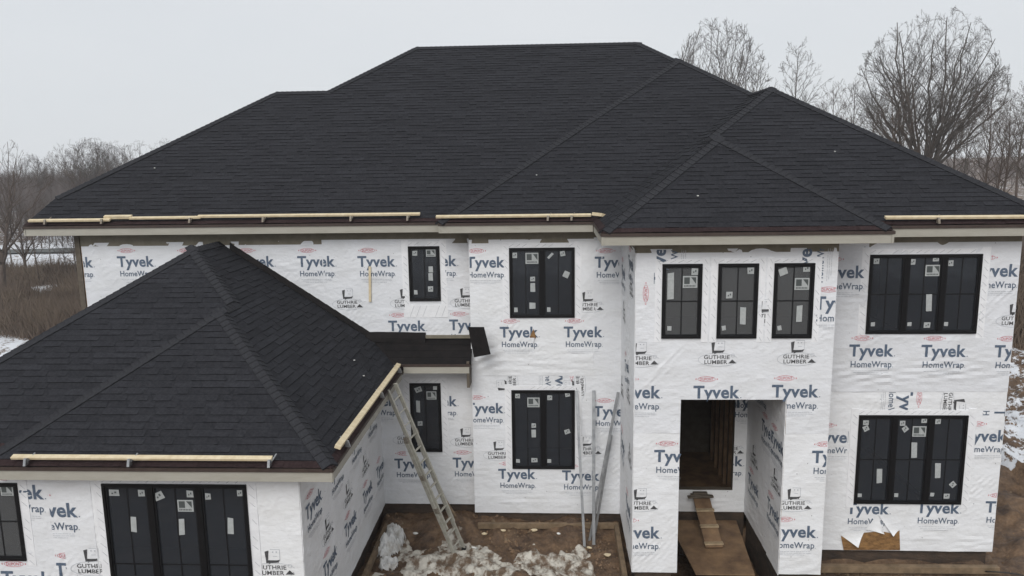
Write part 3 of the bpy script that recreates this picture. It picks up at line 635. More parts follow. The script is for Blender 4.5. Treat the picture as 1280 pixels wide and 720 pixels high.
# foundation below the wrap, a hand's width behind it
mb.box((XL + .05, YB + .05, -.6), (XC0 + .1, YB + .25, ZB - .01)); mb.box((XC0 + .06, YC + .06, -.6), (XE0 + .1, YC + .26, ZB - .08))
mb.box((XE1 - .06, YR + .07, -.6), (XR1 - .07, YR + .27, ZB - .04)); mb.box((-12.2, YG + .07, -.6), (XG - .07, YG + .27, ZB - .01))
mb.box((XG - .27, YG + .28, -.6), (XG - .07, YB + .04, ZB - .04)); mb.box((XE0 + .07, YE + .3, -.6), (XE0 + .27, YC + .02, ZB - .01))
mb.box((XR1 - .28, YR + .28, -.6), (XR1 - .08, 29.9, ZB - .01)); mb.box((OX1 + .05, YE + .3, -.6), (OX1 + .3, YC - .01, ZB - .01))
mb.box((XE0 + .07, YE + .07, -.6), (OX0 - .1, YE + .29, ZB - .01)); mb.box((OX1 + .05, YE + .07, -.6), (XE1 - .12, YE + .29, ZB - .01)); mb.box((OX0, YC + .03, -.6), (OX1, YC + .2, ZB - .01))
mb.build('foundation', M['concrete'], house)

# --- roofs ------------------------------------------------------------------
E0 = 7.21; EG = 3.96; p = 2 / 3
YM, YCf, YRf, YEf = 16.484, 16.20, 14.565, 13.546
XRE = 9.60
def z_front(y, ye, e=E0): return e + p * (y - ye)
C_, S_ = 1 / math.sqrt(1 + p * p), p / math.sqrt(1 + p * p)
DIR = {'F': ((1, 0, 0), (0, C_, S_)), 'L': ((0, -1, 0), (C_, 0, S_)), 'R': ((0, 1, 0), (-C_, 0, S_)), 'B': ((-1, 0, 0), (0, -C_, S_))}
def poly_at(kind, eave, e, pts):                # plan points -> 3D on that slope
    out = []
    for x, y in pts:
        h = {'F': y - eave, 'L': x - eave, 'R': eave - x, 'B': eave - y}[kind]
        out.append(Vector((x, y, e + p * h)))
    return out
planes = [
    # name, kind, eave, E, plan polygon, group
    ('main', 'F', YM, E0, [(-11.8, YM), (-2.39, YM), (3.605, 22.48), (2.625, 23.459), (-3.97, 23.459), (-6.1, 21.33), (-7.55, 21.33), (-11.53, 17.35)]),
    ('main', 'L', -2.39, E0, [(-2.39, YCf), (3.605, 22.195), (3.605, 22.48), (-2.39, YM)]),
    ('main', 'F', YCf, E0, [(-2.39, YCf), (.91, YCf), (5.255, 20.545), (3.605, 22.195)]),
    ('main', 'L', .91, E0, [(.91, YEf), (3.44, 16.076), (3.44, 17.095), (5.255, 18.91), (5.255, 20.545), (.91, YCf)]),
    ('main', 'F', YEf, E0, [(.91, YEf), (5.97, YEf), (3.44, 16.076)]),
    ('main', 'R', 5.97, E0, [(5.97, YEf), (5.97, YRf), (3.44, 17.095), (3.44, 16.076)]),
    ('main', 'F', YRf, E0, [(5.97, YRf), (XRE, YRf), (5.255, 18.91), (3.44, 17.095)]),
    ('main', 'R', XRE, E0, [(XRE, YRf), (XRE, 30.43), (2.625, 23.459), (3.605, 22.48), (3.605, 22.195), (5.255, 20.545), (5.255, 18.91)]),
    ('main', 'B', 30.43, E0, [(XRE, 30.43), (-10.95, 30.43), (-3.97, 23.459), (2.625, 23.459)]),
    ('main', 'L', -10.95, E0, [(-6.1, 21.33), (-3.97, 23.459), (-10.95, 30.43), (-10.95, 26.18)]),
    ('main', 'B', 26.18, E0, [(-7.55, 21.33), (-6.1, 21.33), (-10.95, 26.18), (-12.4, 26.18)]),
    ('main', 'L', -12.4, E0, [(-11.53, 17.35), (-7.55, 21.33), (-12.4, 26.18), (-11.53, 26.18)]),
    ('garage', 'F', 10.73, EG, [(-8.92, 10.73), (-3.3, 10.73), (-6.11, 13.54)]),
    ('garage', 'R', -3.3, EG, [(-3.3, 10.73), (-3.3, 16.88), (-7.5, 16.88), (-7.5, 15.6), (-6.11, 14.21), (-6.11, 13.54)]),
    ('garage', 'F', 11.4, EG, [(-11.7, 11.4), (-8.92, 11.4), (-6.11, 14.21), (-7.5, 15.6)]),
    ('garage', 'L', -8.92, EG, [(-8.92, 10.73), (-6.11, 13.54), (-6.11, 14.21), (-8.92, 11.4)]),
    ('garage', 'L', -11.7, EG, [(-11.7, 11.4), (-7.5, 15.6), (-7.5, 16.88), (-11.7, 16.88)]),
]
deck = {}
for g in ('main', 'garage'):
    mb = MB()
    for gg, kind, eave, e, pts in planes:
        if gg != g: continue
        P3 = poly_at(kind, eave, e, pts)
        n = (P3[1] - P3[0]).cross(P3[2] - P3[1])
        if n.z < 0: P3 = P3[::-1]
        mb.poly([q + Vector((0, 0, -.012)) for q in P3]); mb.poly([q + Vector((0, 0, -.06)) for q in P3][::-1])
    deck[g] = mb.build('main_roof' if g == 'main' else 'garage_roof', M['felt'], house)
from mathutils.geometry import tessellate_polygon
EXPO = .143
cand = []                                        # full shingles of the garage planes that can be objects of their own
field = MB(); field_tone = []
protos = []
def shingle_tabs(L, r):
    """list of (x0, x1, lift, tone) along one strip"""
    out = []; x = 0; sh_ = r.uniform(.9, 1.1)
    while x < L - .02:
        w = r.choice((.12, .16, .2, .26, .33)) * r.uniform(.85, 1.15); x1 = min(L, x + w)
        if L - x1 < .06: x1 = L
        hi = r.random() < .55
        t = sh_ * r.uniform(.92, 1.08) * (1.02 if hi else .97)
        out.append((x, x1, .017 if hi else .008, t)); x = x1
    return out
def strip_geo(tabs, s0, s1, to3, put, clip=None):
    for x0, x1, lf, tone in tabs:
        q = [(x0, s0), (x1, s0), (x1, s1), (x0, s1)]
        quads = [q] if clip is None else [c for c in (clip_convex(q, t) for t in clip) if len(c) > 2]
        for c in quads:
            def hgt(s): return lf + (.002 - lf) * (s - s0) / (s1 - s0)
            put([to3(x, s, hgt(s)) for x, s in c], tone)
            for i in range(len(c)):
                a, b = c[i], c[(i + 1) % len(c)]
                if abs(a[1] - s0) < 1e-5 and abs(b[1] - s0) < 1e-5 and b[0] > a[0]:
                    put([to3(a[0], s0, -.004), to3(b[0], s0, -.004), to3(b[0], s0, lf), to3(a[0], s0, lf)], tone * (.6 if lf > .012 else .85))  # shadow line under each course painted in: butt face toned darker
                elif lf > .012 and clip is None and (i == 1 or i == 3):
                    put([to3(a[0], a[1], 0), to3(b[0], b[1], 0), to3(b[0], b[1], hgt(b[1])), to3(a[0], a[1], hgt(a[1]))], tone * .9)  # raised tab sides get a little painted shade too
def put_field(P, tone):
    field.poly(P); field_tone.append(tone)
r_ = random.Random(3)
PROT = []
for k in range(10):
    tabs = shingle_tabs(.9, r_); s = MB(); tn = []
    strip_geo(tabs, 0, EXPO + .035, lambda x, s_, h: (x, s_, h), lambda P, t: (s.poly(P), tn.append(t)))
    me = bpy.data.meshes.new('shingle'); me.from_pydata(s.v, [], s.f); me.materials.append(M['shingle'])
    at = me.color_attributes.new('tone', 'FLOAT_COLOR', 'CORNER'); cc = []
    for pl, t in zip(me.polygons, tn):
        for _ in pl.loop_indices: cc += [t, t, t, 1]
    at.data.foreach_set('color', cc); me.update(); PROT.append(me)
camp = Vector((0, 0, H))
for gg, kind, eave, e, pts in planes:
    U, S = Vector(DIR[kind][0]), Vector(DIR[kind][1]); N = U.cross(S)
    P3 = poly_at(kind, eave, e, pts)
    O = P3[0] if kind in 'FB' else P3[0]
    base = {'F': Vector((0, eave, e)), 'B': Vector((0, eave, e)), 'L': Vector((eave, 0, e)), 'R': Vector((eave, 0, e))}[kind]
    q2 = [((v - base).dot(U), (v - base).dot(S)) for v in P3]
    area = sum(a[0] * b[1] - a[1] * b[0] for a, b in zip(q2, q2[1:] + q2[:1]))
    if area < 0: q2 = q2[::-1]
    tris = [[q2[i] for i in t] for t in tessellate_polygon([[Vector((x, y, 0)) for x, y in q2]])]
    tr2 = []
    for t in tris:
        a = (t[1][0] - t[0][0]) * (t[2][1] - t[0][1]) - (t[1][1] - t[0][1]) * (t[2][0] - t[0][0])
        tr2.append(t if a > 0 else t[::-1])
    # scanline extent
    smin, smax = min(q[1] for q in q2), max(q[1] for q in q2)
    def span(s):
        xs = []
        for a, b in zip(q2, q2[1:] + q2[:1]):
            if (a[1] - s) * (b[1] - s) <= 0 and abs(a[1] - b[1]) > 1e-9: xs.append(a[0] + (b[0] - a[0]) * (s - a[1]) / (b[1] - a[1]))
        return (min(xs), max(xs)) if xs else None
    def to3(x, s, h): return tuple(base + U * x + S * s + N * h)
    hidden = (kind == 'B') or (gg == 'main' and kind in 'LR' and eave in (-10.95, -12.4, XRE)) or (gg == 'garage' and kind == 'L')
    ci = 0; s = smin - .015
    rr = random.Random(int(eave * 31) + ord(kind))
    step = EXPO if not hidden else EXPO
    while s < smax:
        A = span(max(s + .02, smin + 1e-4)); B = span(min(s + step, smax - 1e-4))
        if A and B:
            lo, hi = min(A[0], B[0]), max(A[1], B[1]); ilo, ihi = max(A[0], B[0]), min(A[1], B[1])
            x = math.floor(lo / .9) * .9 - .9 + (ci * .37 % .9)
            while x < hi:
                full = x > ilo + .02 and x + .9 < ihi - .02 and s > smin + .05 and s + step + .035 < smax
                if hidden:
                    q = [(x, s), (x + .9, s), (x + .9, s + step), (x, s + step)]
                    for t in tr2:
                        c = clip_convex(q, t)
                        if len(c) > 2: put_field([to3(a, b, .012 - .09 * (b - s)) for a, b in c], rr.uniform(.95, 1.05))
                elif gg == 'garage' and full:
                    cand.append(((Vector(to3(x + .45, s, 0)) - camp).length, U, S, N, Vector(to3(x, s, 0)), rr.randrange(10)))
                else:
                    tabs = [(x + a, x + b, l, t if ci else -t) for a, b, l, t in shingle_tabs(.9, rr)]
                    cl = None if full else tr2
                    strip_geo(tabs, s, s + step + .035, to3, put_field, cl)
                x += .9
        s += step; ci += 1
cand.sort(key=lambda c: c[0])
garage_deck = deck['garage']
off = -root_loc(garage_deck)
for i, (d, U, S, N, P0, k) in enumerate(cand):
    mtx = Matrix((U, S, N)).transposed().to_4x4(); mtx.translation = P0
    if i < 300:
        o = bpy.data.objects.new('shingle', PROT[k]); col.objects.link(o); o.parent = garage_deck
        mm_ = mtx.copy(); mm_.translation = P0 + off; o.matrix_local = mm_
    else:
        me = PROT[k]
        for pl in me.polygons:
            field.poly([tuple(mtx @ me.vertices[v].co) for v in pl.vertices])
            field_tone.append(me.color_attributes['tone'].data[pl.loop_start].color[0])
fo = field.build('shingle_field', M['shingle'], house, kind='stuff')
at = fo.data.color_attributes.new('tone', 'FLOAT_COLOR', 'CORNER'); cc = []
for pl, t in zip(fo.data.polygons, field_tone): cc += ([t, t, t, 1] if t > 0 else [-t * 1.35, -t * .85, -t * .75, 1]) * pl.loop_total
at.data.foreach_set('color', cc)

# ridge and hip caps
def cap_line(A, B, wa, wb, single, parent, w=.135):
    """A low end, B high end; wa, wb: unit vectors down each slope away from the line"""
    A, B = Vector(A), Vector(B); d = (B - A).normalized(); L = (B - A).length; n = int(L / .143)
    wa, wb = Vector(wa).normalized(), Vector(wb).normalized()
    up = (d.cross(wb)); up = up if up.z > 0 else -up; upa = d.cross(wa); upa = upa if upa.z > 0 else -upa
    upm = (up + upa).normalized()
    def geo(o, s_):
        mb_ = s_
        lo, hi = .044, .024
        a0 = o + wa * w + upa * (lo - .012); a1 = o + wa * w + d * .27 + upa * (hi - .012)
        c0 = o + upm * lo; c1 = o + d * .27 + upm * hi
        b0 = o + wb * w + up * (lo - .012); b1 = o + wb * w + d * .27 + up * (hi - .012)
        mb_.poly([a0, c0, c1, a1]); mb_.poly([c0, b0, b1, c1])
        g0 = o + wa * w - upa * .0; h0 = o + wb * w
        mb_.poly([g0, o, c0, a0]); mb_.poly([o, h0, b0, c0])
        mb_.poly([g0, a0, a1, o + wa * w + d * .27]); mb_.poly([h0, o + wb * w + d * .27, b1, b0])
    if single:
        s_ = MB(); geo(Vector((0, 0, 0)), s_)
        me = bpy.data.meshes.new('ridge_cap'); me.from_pydata(s_.v, [], s_.f); me.materials.append(M['cap']); me.update()
        ol = -root_loc(parent)
        for i in range(n):
            o = bpy.data.objects.new('ridge_cap', me); col.objects.link(o); o.parent = parent; o.location = ol + A + d * (.143 * i + .06)
            o.rotation_euler = (0, 0, rnd.uniform(-.012, .012))
    else:
        for i in range(n): geo(A + d * .143 * i, capstuff)
capstuff = MB()
vF, vL, vR, vB = (0, -C_, -S_), (-C_, 0, -S_), (C_, 0, -S_), (0, C_, -S_)
def perp(v, d):
    v = Vector(v); d = Vector(d).normalized(); return (v - d * v.dot(d)).normalized()
def hip(a, b, ka, kb, ea, single=False, parent=None):
    A = Vector(a); B = Vector(b); d = B - A
    cap_line(A, B, perp(ka, d), perp(kb, d), single, parent)
def V3(x, y, h, e): return (x, y, e + p * h)
gd, md = deck['garage'], deck['main']
hip(V3(-3.3, 10.73, 0, EG), V3(-6.11, 13.54, 2.81, EG), vF, vR, 0, True, gd)
hip(V3(-8.92, 10.73, 0, EG), V3(-6.11, 13.54, 2.81, EG), vF, vL, 0, True, gd)
hip(V3(-6.11, 14.21, 2.81, EG), V3(-7.5, 15.6, 4.2, EG), vF, vR, 0, True, gd)
hip(V3(-11.7, 11.4, 0, EG), V3(-7.5, 15.6, 4.2, EG), vF, vL, 0, True, gd)
hip(V3(-6.11, 13.54, 2.81, EG), V3(-6.11, 14.21, 2.81, EG), vL, vR, 0, True, gd)
hip(V3(-7.5, 15.6, 4.2, EG), V3(-7.5, 16.85, 4.2, EG), vL, vR, 0, True, gd)
hip(V3(.91, YEf, 0, E0), V3(3.44, 16.076, 2.53, E0), vF, vL, 0, True, md)
hip(V3(5.97, YEf, 0, E0), V3(3.44, 16.076, 2.53, E0), vF, vR, 0, True, md)
hip(V3(3.44, 16.076, 2.53, E0), V3(3.44, 17.095, 2.53, E0), vL, vR, 0, True, md)
hip(V3(3.44, 17.095, 2.53, E0), V3(5.255, 18.91, 4.345, E0), vF, vL, 0, True, md)
hip(V3(5.255, 18.91, 4.345, E0), V3(5.255, 20.545, 4.345, E0), vL, vR, 0)
hip(V3(XRE, YRf, 0, E0), V3(5.255, 18.91, 4.345, E0), vF, vR, 0)
hip(V3(-2.39, YCf, 0, E0), V3(3.605, 22.195, 5.995, E0), vF, vL, 0)
hip(V3(5.255, 20.545, 4.345, E0), V3(3.605, 22.195, 5.995, E0), vF, vR, 0)
hip(V3(3.605, 22.48, 5.995, E0), V3(2.625, 23.459, 6.975, E0), vF, vR, 0)
hip(V3(-11.53, 17.35, .866, E0), V3(-7.55, 21.33, 4.846, E0), vF, vL, 0)
hip(V3(-7.55, 21.33, 4.846, E0), V3(-6.1, 21.33, 4.846, E0), vF, vB, 0)
hip(V3(-6.1, 21.33, 4.846, E0), V3(-3.97, 23.459, 6.975, E0), vF, vL, 0)
hip(V3(-3.97, 23.459, 6.975, E0), V3(2.625, 23.459, 6.975, E0), vF, vB, 0)
capstuff.build('ridge_cap_run', M['cap'], house, kind='stuff')

# --- eaves: fascia, drip edge, soffit
def eave(a, b, e, inward, joint=True, name='fascia', drop=.165):
    """a, b plan points along the eave"""
    a = Vector((*a, 0)); b = Vector((*b, 0)); d = (b - a).normalized(); n = Vector((*inward, 0))
    zt = e - .06; mb_ = MB(); ctr = lambda q, i, z: tuple(q + n * i + Vector((0, 0, z)))
    mb_.hexa([ctr(a, .012, zt - drop), ctr(b, .012, zt - drop), ctr(b, .045, zt - drop), ctr(a, .045, zt - drop), ctr(a, .012, zt), ctr(b, .012, zt), ctr(b, .045, zt + .01), ctr(a, .045, zt + .01)])
    mb_.build('fascia', M['fascia'], house)
    m2 = MB(); m2.hexa([ctr(a, -.012, zt - .005), ctr(b, -.012, zt - .005), ctr(b, .05, zt - .005), ctr(a, .05, zt - .005), ctr(a, -.012, e - .012), ctr(b, -.012, e - .012), ctr(b, .05, e - .0), ctr(a, .05, e - .0)])
    m2.build('drip_edge', M['drip'], house)
eave((-11.8, YM), (-2.39, YM), E0, (0, 1)); eave((-2.39, YCf), (.91, YCf), E0, (0, 1))
eave((.91, YEf), (6.0, YEf), E0, (0, 1)); eave((6.0, YRf), (XRE, YRf), E0, (0, 1))
eave((.91, YCf), (.91, YEf), E0, (1, 0)); eave((-2.39, YM), (-2.39, YCf), E0, (1, 0))
eave((6.0, YEf), (6.0, YRf), E0, (-1, 0)); eave((XRE, YRf), (XRE, 30.43), E0, (-1, 0))
eave((-11.8, 26.1), (-11.8, YM), E0, (1, 0))
eave((-8.92, 10.73), (-3.3, 10.73), EG, (0, 1)); eave((-11.7, 11.4), (-8.92, 11.4), EG, (0, 1)); eave((-3.3, 10.73), (-3.3, 16.22), EG, (-1, 0))
eave((-8.92, 11.4), (-8.92, 10.73), EG, (1, 0)); eave((-11.7, 16.8), (-11.7, 11.4), EG, (1, 0))
# left rake closing board
mb = MB(); mb.hexa([(-11.80, YM, E0 - .1), (-11.77, YM, E0 - .1), (-11.50, 17.35, E0 + .40), (-11.53, 17.35, E0 + .40), (-11.80, YM, E0 - .02), (-11.77, YM, E0 - .02), (-11.50, 17.35, E0 + .56), (-11.53, 17.35, E0 + .56)])
mb.build('rake_board', M['drip'], house)
mb = MB()
zf = ZS + .03
mb.box((-11.75, YM + .046, zf), (-2.36, YB - .02, zf + .03)); mb.box((-2.34, YCf + .046, zf + .002), (.87, YC - .02, zf + .032)); mb.box((-2.34, YC - .02, zf + .002), (XC0 - .01, YB - .02, zf + .032))
mb.box((.955, YEf + .046, zf + .004), (5.95, YE - .02, zf + .034)); mb.box((.955, YE - .02, zf + .004), (XE0 - .02, YC - .02, zf + .034)); mb.box((XE1 + .02, YE - .02, zf + .004), (5.95, YR - .02, zf + .034))
mb.box((5.96, YRf + .046, zf + .006), (XRE - .05, YR - .02, zf + .036)); mb.box((XR1 + .02, YR - .02, zf + .006), (XRE - .05, 30, zf + .036)); mb.box((-11.75, YB - .02, zf), (XL - .03, 26, zf + .03))
zf = ZSG + .03
mb.box((-8.87, 10.78, zf), (-3.35, YG - .02, zf + .03)); mb.box((XG + .02, YG - .02, zf), (-3.35, YB - .02, zf + .03)); mb.box((-11.65, 11.45, zf), (-8.87, 11.6, zf + .03))
mb.build('soffit', M['soffit'], house)

# --- pent roof between garage and centre bay
mb = MB()
pe, pt = 4.085, 4.52
mb.hexa([(-3.75, 16.2, pe - .05), (-1.77, 16.2, pe - .05), (-1.77, 16.87, pt - .05), (-4.35, 16.87, pt - .05), (-3.75, 16.2, pe), (-1.77, 16.2, pe), (-1.77, 16.87, pt), (-4.35, 16.87, pt)])
pent = mb.build('pent_roof', M['felt'], house, label='small strip roof under black underlayment')
mb = MB()
for k in range(4):
    a = k / 4; y0 = 16.2 + .67 * a; z0 = pe + (pt - pe) * a; y1 = 16.2 + .67 * (a + .27); z1 = pe + (pt - pe) * (a + .27)
    if k == 3: y1, z1 = 16.86, pt
    mb.hexa([(-3.4 - a * .8, y0, z0), (-1.775, y0, z0), (-1.775, y1, z1), (-3.6 - a * .8, y1, z1), (-3.4 - a * .8, y0, z0 + .013), (-1.775, y0, z0 + .013), (-1.775, y1, z1 + .004), (-3.6 - a * .8, y1, z1 + .004)])
mb.build('underlayment', M['felt'], pent)
mb = MB(); mb.box((-3.26, 16.185, pe - .20), (-1.80, 16.215, pe - .055)); mb.build('fascia', M['fascia'], pent)
mb = MB(); mb.box((-3.30, 16.175, pe - .05), (-1.78, 16.20, pe + .006)); mb.build('drip_edge', M['drip'], pent)
mb = MB(); mb.box((-3.3, 16.22, pe - .19), (-1.80, 16.88, pe - .17)); mb.build('soffit', M['soffit'], pent)
mb = MB(); mb.box((-1.86, 16.2, 3.55), (-1.80, 16.62, 4.14)); mb.build('end_board', M['dark_board'], pent, label='bare brown board closing its right end')
# dark step flashing where the garage slope and the pent meet the wrapped wall
mb = MB()
n = 16
for i in range(n):
    t0, t1 = i / n, (i + 1) / n
    x0, x1 = -7.25 + 3.1 * t0, -7.25 + 3.1 * t1 + .03
    z0, z1 = EG + p * (-3.3 - x0) + .02, EG + p * (-3.3 - x1) + .02
    mb.hexa([(x0, 16.80, z0), (x1, 16.80, z1), (x1, 16.86 + .015, z1), (x0, 16.875, z0), (x0, 16.84, z0 + .14), (x1, 16.84, z1 + .13), (x1, 16.875, z1 + .13), (x0, 16.875, z0 + .14)])
mb.build('step_flashing', M['felt'], garage_deck)
mb = MB(); mb.hexa([(-4.25, 16.72, 4.47), (-2.85, 16.72, 4.44), (-2.85, 16.872, 4.52), (-4.2, 16.872, 4.52), (-4.25, 16.74, 4.56), (-2.85, 16.74, 4.55), (-2.85, 16.872, 4.66), (-4.2, 16.872, 4.68)]); mb.build('wall_flashing', M['felt'], pent)
mb = MB(); mb.box((-2.85, 16.79, 4.535), (-1.80, 16.872, 4.60)); mb.build('batten', M['soffit'], pent)
# loose flap of roofing standing out past the pent end
mb = MB()
fl = [(-1.80, 16.16, 4.93), (-1.45, 16.10, 4.94), (-1.31, 16.02, 4.36), (-1.68, 16.10, 4.27)]
mb.hexa([Vector(q) for q in fl] + [Vector(q) + Vector((.004, .02, .006)) for q in fl])
mb.build('roofing_flap', M['felt'], pent, label='loose dark brown square flap at the end')
# ------------------------------------------------------------------ ground
import numpy as np
def axis(parts):
    out = [parts[0][0]]
    for a, b, s in parts:
        n = max(1, int(math.ceil((b - a) / s))); out += [a + (b - a) * (i + 1) / n for i in range(n)]
    return out
gx = axis([(-310, -80, 20), (-80, -20, 2.5), (-20, -5, .8), (-5, 2.6, .07), (2.6, 8.6, .3), (8.6, 16, .12), (16, 30, .7), (30, 100, 5), (100, 310, 25)])
gy = axis([(-310, -100, 30), (-100, -10, 15), (-10, 13.4, 1.5), (13.4, 17.2, .07), (17.2, 28, .22), (28, 50, .8), (50, 120, 3), (120, 310, 20)])
def hill(x, y):
    h = 0
    if x > 9.5: h += .55 * min(1, (x - 9.5) / 4) * (1 + noise.noise(Vector((x * .35, y * .35, 3)))) * min(1, max(0, (y - 14) / 3))
    if x > 12 and y > 16: h += min(2.6, .10 * math.hypot(x - 12, y - 16))
    if x < -14: h += .5 * noise.noise(Vector((x * .05, y * .05, 1)))
    d = math.hypot(x, y)
    if d > 150: h += (d - 150) * .02
    return h
def gh(x, y):
    h = hill(x, y)
    if -6 < x < 16 and 12 < y < 28:
        h += .13 * noise.noise(Vector((x * 1.1, y * 1.1, 0))) + .075 * noise.noise(Vector((x * 3.7, y * 3.7, 5))) + .035 * noise.noise(Vector((x * 9, y * 9, 9)))
        r = 1 - abs(noise.noise(Vector((x * 1.6, y * 2.2, 17)))) * 2; h += .05 * r * abs(r)
        if x > 8.9: h += .22 * noise.noise(Vector((x * 1.5, y * 1.9, 4))) + .10 * noise.noise(Vector((x * 5, y * 5, 4)))
    else: h += .12 * noise.noise(Vector((x * .4, y * .4, 2)))
    if -4 < x < 1.6 and y > 15.9: h += .24 * min(1, (y - 15.9) / .6)
    if 5 < x < 9.2 and y > 14.55: h += .2 * min(1, (y - 14.55) / .3)
    if 2.3 < x < 4.6 and 13.9 < y < 16.6: h -= .55
    if 5 < x < 9.3 and 13 < y < 15: h -= .12
    return h
def snowm(x, y):
    d = math.hypot(x, y)
    s = -.2
    if x < -13: s = .62 if d > 30 else .6
    if x < -60 or y > 95: s = .45
    if x > 9.2:
        e = 1.2 * noise.noise(Vector((x * .3, y * .3, 8)))
        s = -.2 if y + e < 19.4 else (.50 if y + e < 23 else .42)
        if y > 34: s = .38
    if y < 5: s = -.2 if y > -11 else .52
    return s
verts = [(x, y, gh(x, y)) for y in gy for x in gx]
nx = len(gx)
faces = [(j * nx + i, j * nx + i + 1, (j + 1) * nx + i + 1, (j + 1) * nx + i) for j in range(len(gy) - 1) for i in range(nx - 1)]
me = bpy.data.meshes.new('ground'); me.from_pydata(verts, [], faces); me.materials.append(M['ground'])
at = me.attributes.new('snow', 'FLOAT', 'POINT'); at.data.foreach_set('value', [snowm(v[0], v[1]) for v in verts])
me.polygons.foreach_set('use_smooth', [True] * len(me.polygons)); me.update()
go = bpy.data.objects.new('ground', me); col.objects.link(go); tag(go, 'trampled brown mud round the house with patchy snow beyond', kind='structure')
mb = MB()
pts = [(-110, 69), (-80, 71.5), (-55, 73), (-38, 74.5), (-20, 78)]
for (x0, y0), (x1, y1) in zip(pts, pts[1:]):
    for k in range(6):
        a, b = k / 6, (k + 1) / 6
        X0, Y0, X1, Y1 = x0 + (x1 - x0) * a, y0 + (y1 - y0) * a, x0 + (x1 - x0) * b, y0 + (y1 - y0) * b
        z = lambda x, y: gh(x, y) + .16
        mb.poly([(X0, Y0, z(X0, Y0)), (X1, Y1, z(X1, Y1)), (X1, Y1 + 3.2, z(X1, Y1 + 3.2)), (X0, Y0 + 3.2, z(X0, Y0 + 3.2))])
tag(mb.build('road', M['road']), 'narrow dark road crossing the snowy field behind the brush', kind='structure')

# ------------------------------------------------------------------ trees
def grow(rs, height, r0, spread, levels, lean=(0, 0), nlimb=6, fork=.32, up=.35, twig=.006, kids=(3, 5), curve=.25):
    """returns trunk MB and crown MB"""
    tr, cr_ = MB(), MB()
    def tube(mbx, pts, rad, n):
        base = None
        prev = None
        for i, (q, r) in enumerate(zip(pts, rad)):
            d = (pts[min(i + 1, len(pts) - 1)] - pts[max(i - 1, 0)])
            d = d.normalized() if d.length > 1e-6 else Vector((0, 0, 1))
            a = Vector((1, 0, 0)) if abs(d.x) < .9 else Vector((0, 1, 0)); a = (a - d * a.dot(d)).normalized(); b = d.cross(a)
            cur = len(mbx.v)
            for k in range(n):
                t = 6.2832 * k / n; mbx.v.append(tuple(q + (a * math.cos(t) + b * math.sin(t)) * r))
            if prev is not None:
                for k in range(n):
                    mbx.f.append((prev + k, prev + (k + 1) % n, cur + (k + 1) % n, cur + k)); mbx.mi.append(0)
            prev = cur
    def branch(mbx, p0, d, L, r, lev):
        n = 4 if lev <= 1 else 3
        pts, rad = [p0], [r]; q = p0.copy(); dd = d.copy()
        for i in range(n):
            dd = (dd + Vector((rs.uniform(-1, 1), rs.uniform(-1, 1), rs.uniform(-.5, .9))) * curve * (.55 if lev < 1 else .8) + Vector((0, 0, up * .25))).normalized()
            q = q + dd * L / n; pts.append(q.copy()); rad.append(max(r * (1 - .75 * (i + 1) / n), twig * .7))
        tube(mbx, pts, rad, 6 if lev == 0 else (4 if lev == 1 else 3))
        if lev >= levels: return
        k = rs.randint(*kids) + (2 if lev == 0 else 0)
        for j in range(k):
            t = rs.uniform(.25, 1) if j else 1.0
            i = min(int(t * n), n - 1); f = t * n - i
            pp = pts[i].lerp(pts[i + 1], min(f, 1)); dr = (pts[i + 1] - pts[i]).normalized()
            sd_ = Vector((rs.gauss(0, 1), rs.gauss(0, 1), rs.gauss(0, .5))); sd_ = (sd_ - dr * sd_.dot(dr)).normalized()
            nd = (dr + sd_ * spread * rs.uniform(.5, 1.1) + Vector((0, 0, up * .5))).normalized()
            branch(cr_, pp, nd, L * rs.uniform(.45, .72), max(r * rs.uniform(.38, .55) * (1 - .3 * t), twig), lev + 1)
    # trunk
    th = height * fork; base = Vector((0, 0, -.3)); top = Vector((lean[0] * th, lean[1] * th, th))
    mid = base.lerp(top, .5) + Vector((rs.uniform(-.1, .1), rs.uniform(-.1, .1), 0)) * r0 * 3
    tube(tr, [base, base.lerp(mid, .3), mid, top], [r0 * 1.35, r0 * 1.02, r0 * .9, r0 * .8], 9)
    for j in range(nlimb):
        a = 6.283 * (j + rs.uniform(-.3, .3)) / nlimb
        tilt = rs.uniform(.15, 1) * spread if j else .08
        nd = Vector((math.cos(a) * tilt, math.sin(a) * tilt, 1)).normalized()
        t = rs.uniform(.72, 1)
        branch(cr_, base.lerp(top, t), nd, (height - th * t) * rs.uniform(.72, .9) / (nd.z ** .6), r0 * rs.uniform(.38, .6), 0)
    return tr, cr_
def tree_mesh(seed, matn, wide=None, **k):
    rs = random.Random(seed); tr, cr_ = grow(rs, **k); out = []
    for nm, s_ in (('trunk', tr), ('crown', cr_)):
        me = bpy.data.meshes.new(nm); me.from_pydata(s_.v, [], s_.f); me.materials.append(M[matn]); me.polygons.foreach_set('use_smooth', [True] * len(me.polygons)); me.update(); out.append(me)
    return out
def place_tree(meshes, x, y, s, rz, name, label, group=None, cat='tree', hz=None, top=None):
    if top: s = (H + (203 - top) / F * y - gh(x, y)) / max(v.co.z for v in meshes[1].vertices)
    root = empty(name, (x, y, gh(x, y) if hz is None else hz), label, cat, group)
    root.rotation_euler = (0, 0, rz); root.scale = (s, s, s)
    for nm, me in zip(('trunk', 'crown'), meshes):
        o = bpy.data.objects.new(nm, me); col.objects.link(o); o.parent = root
    return root
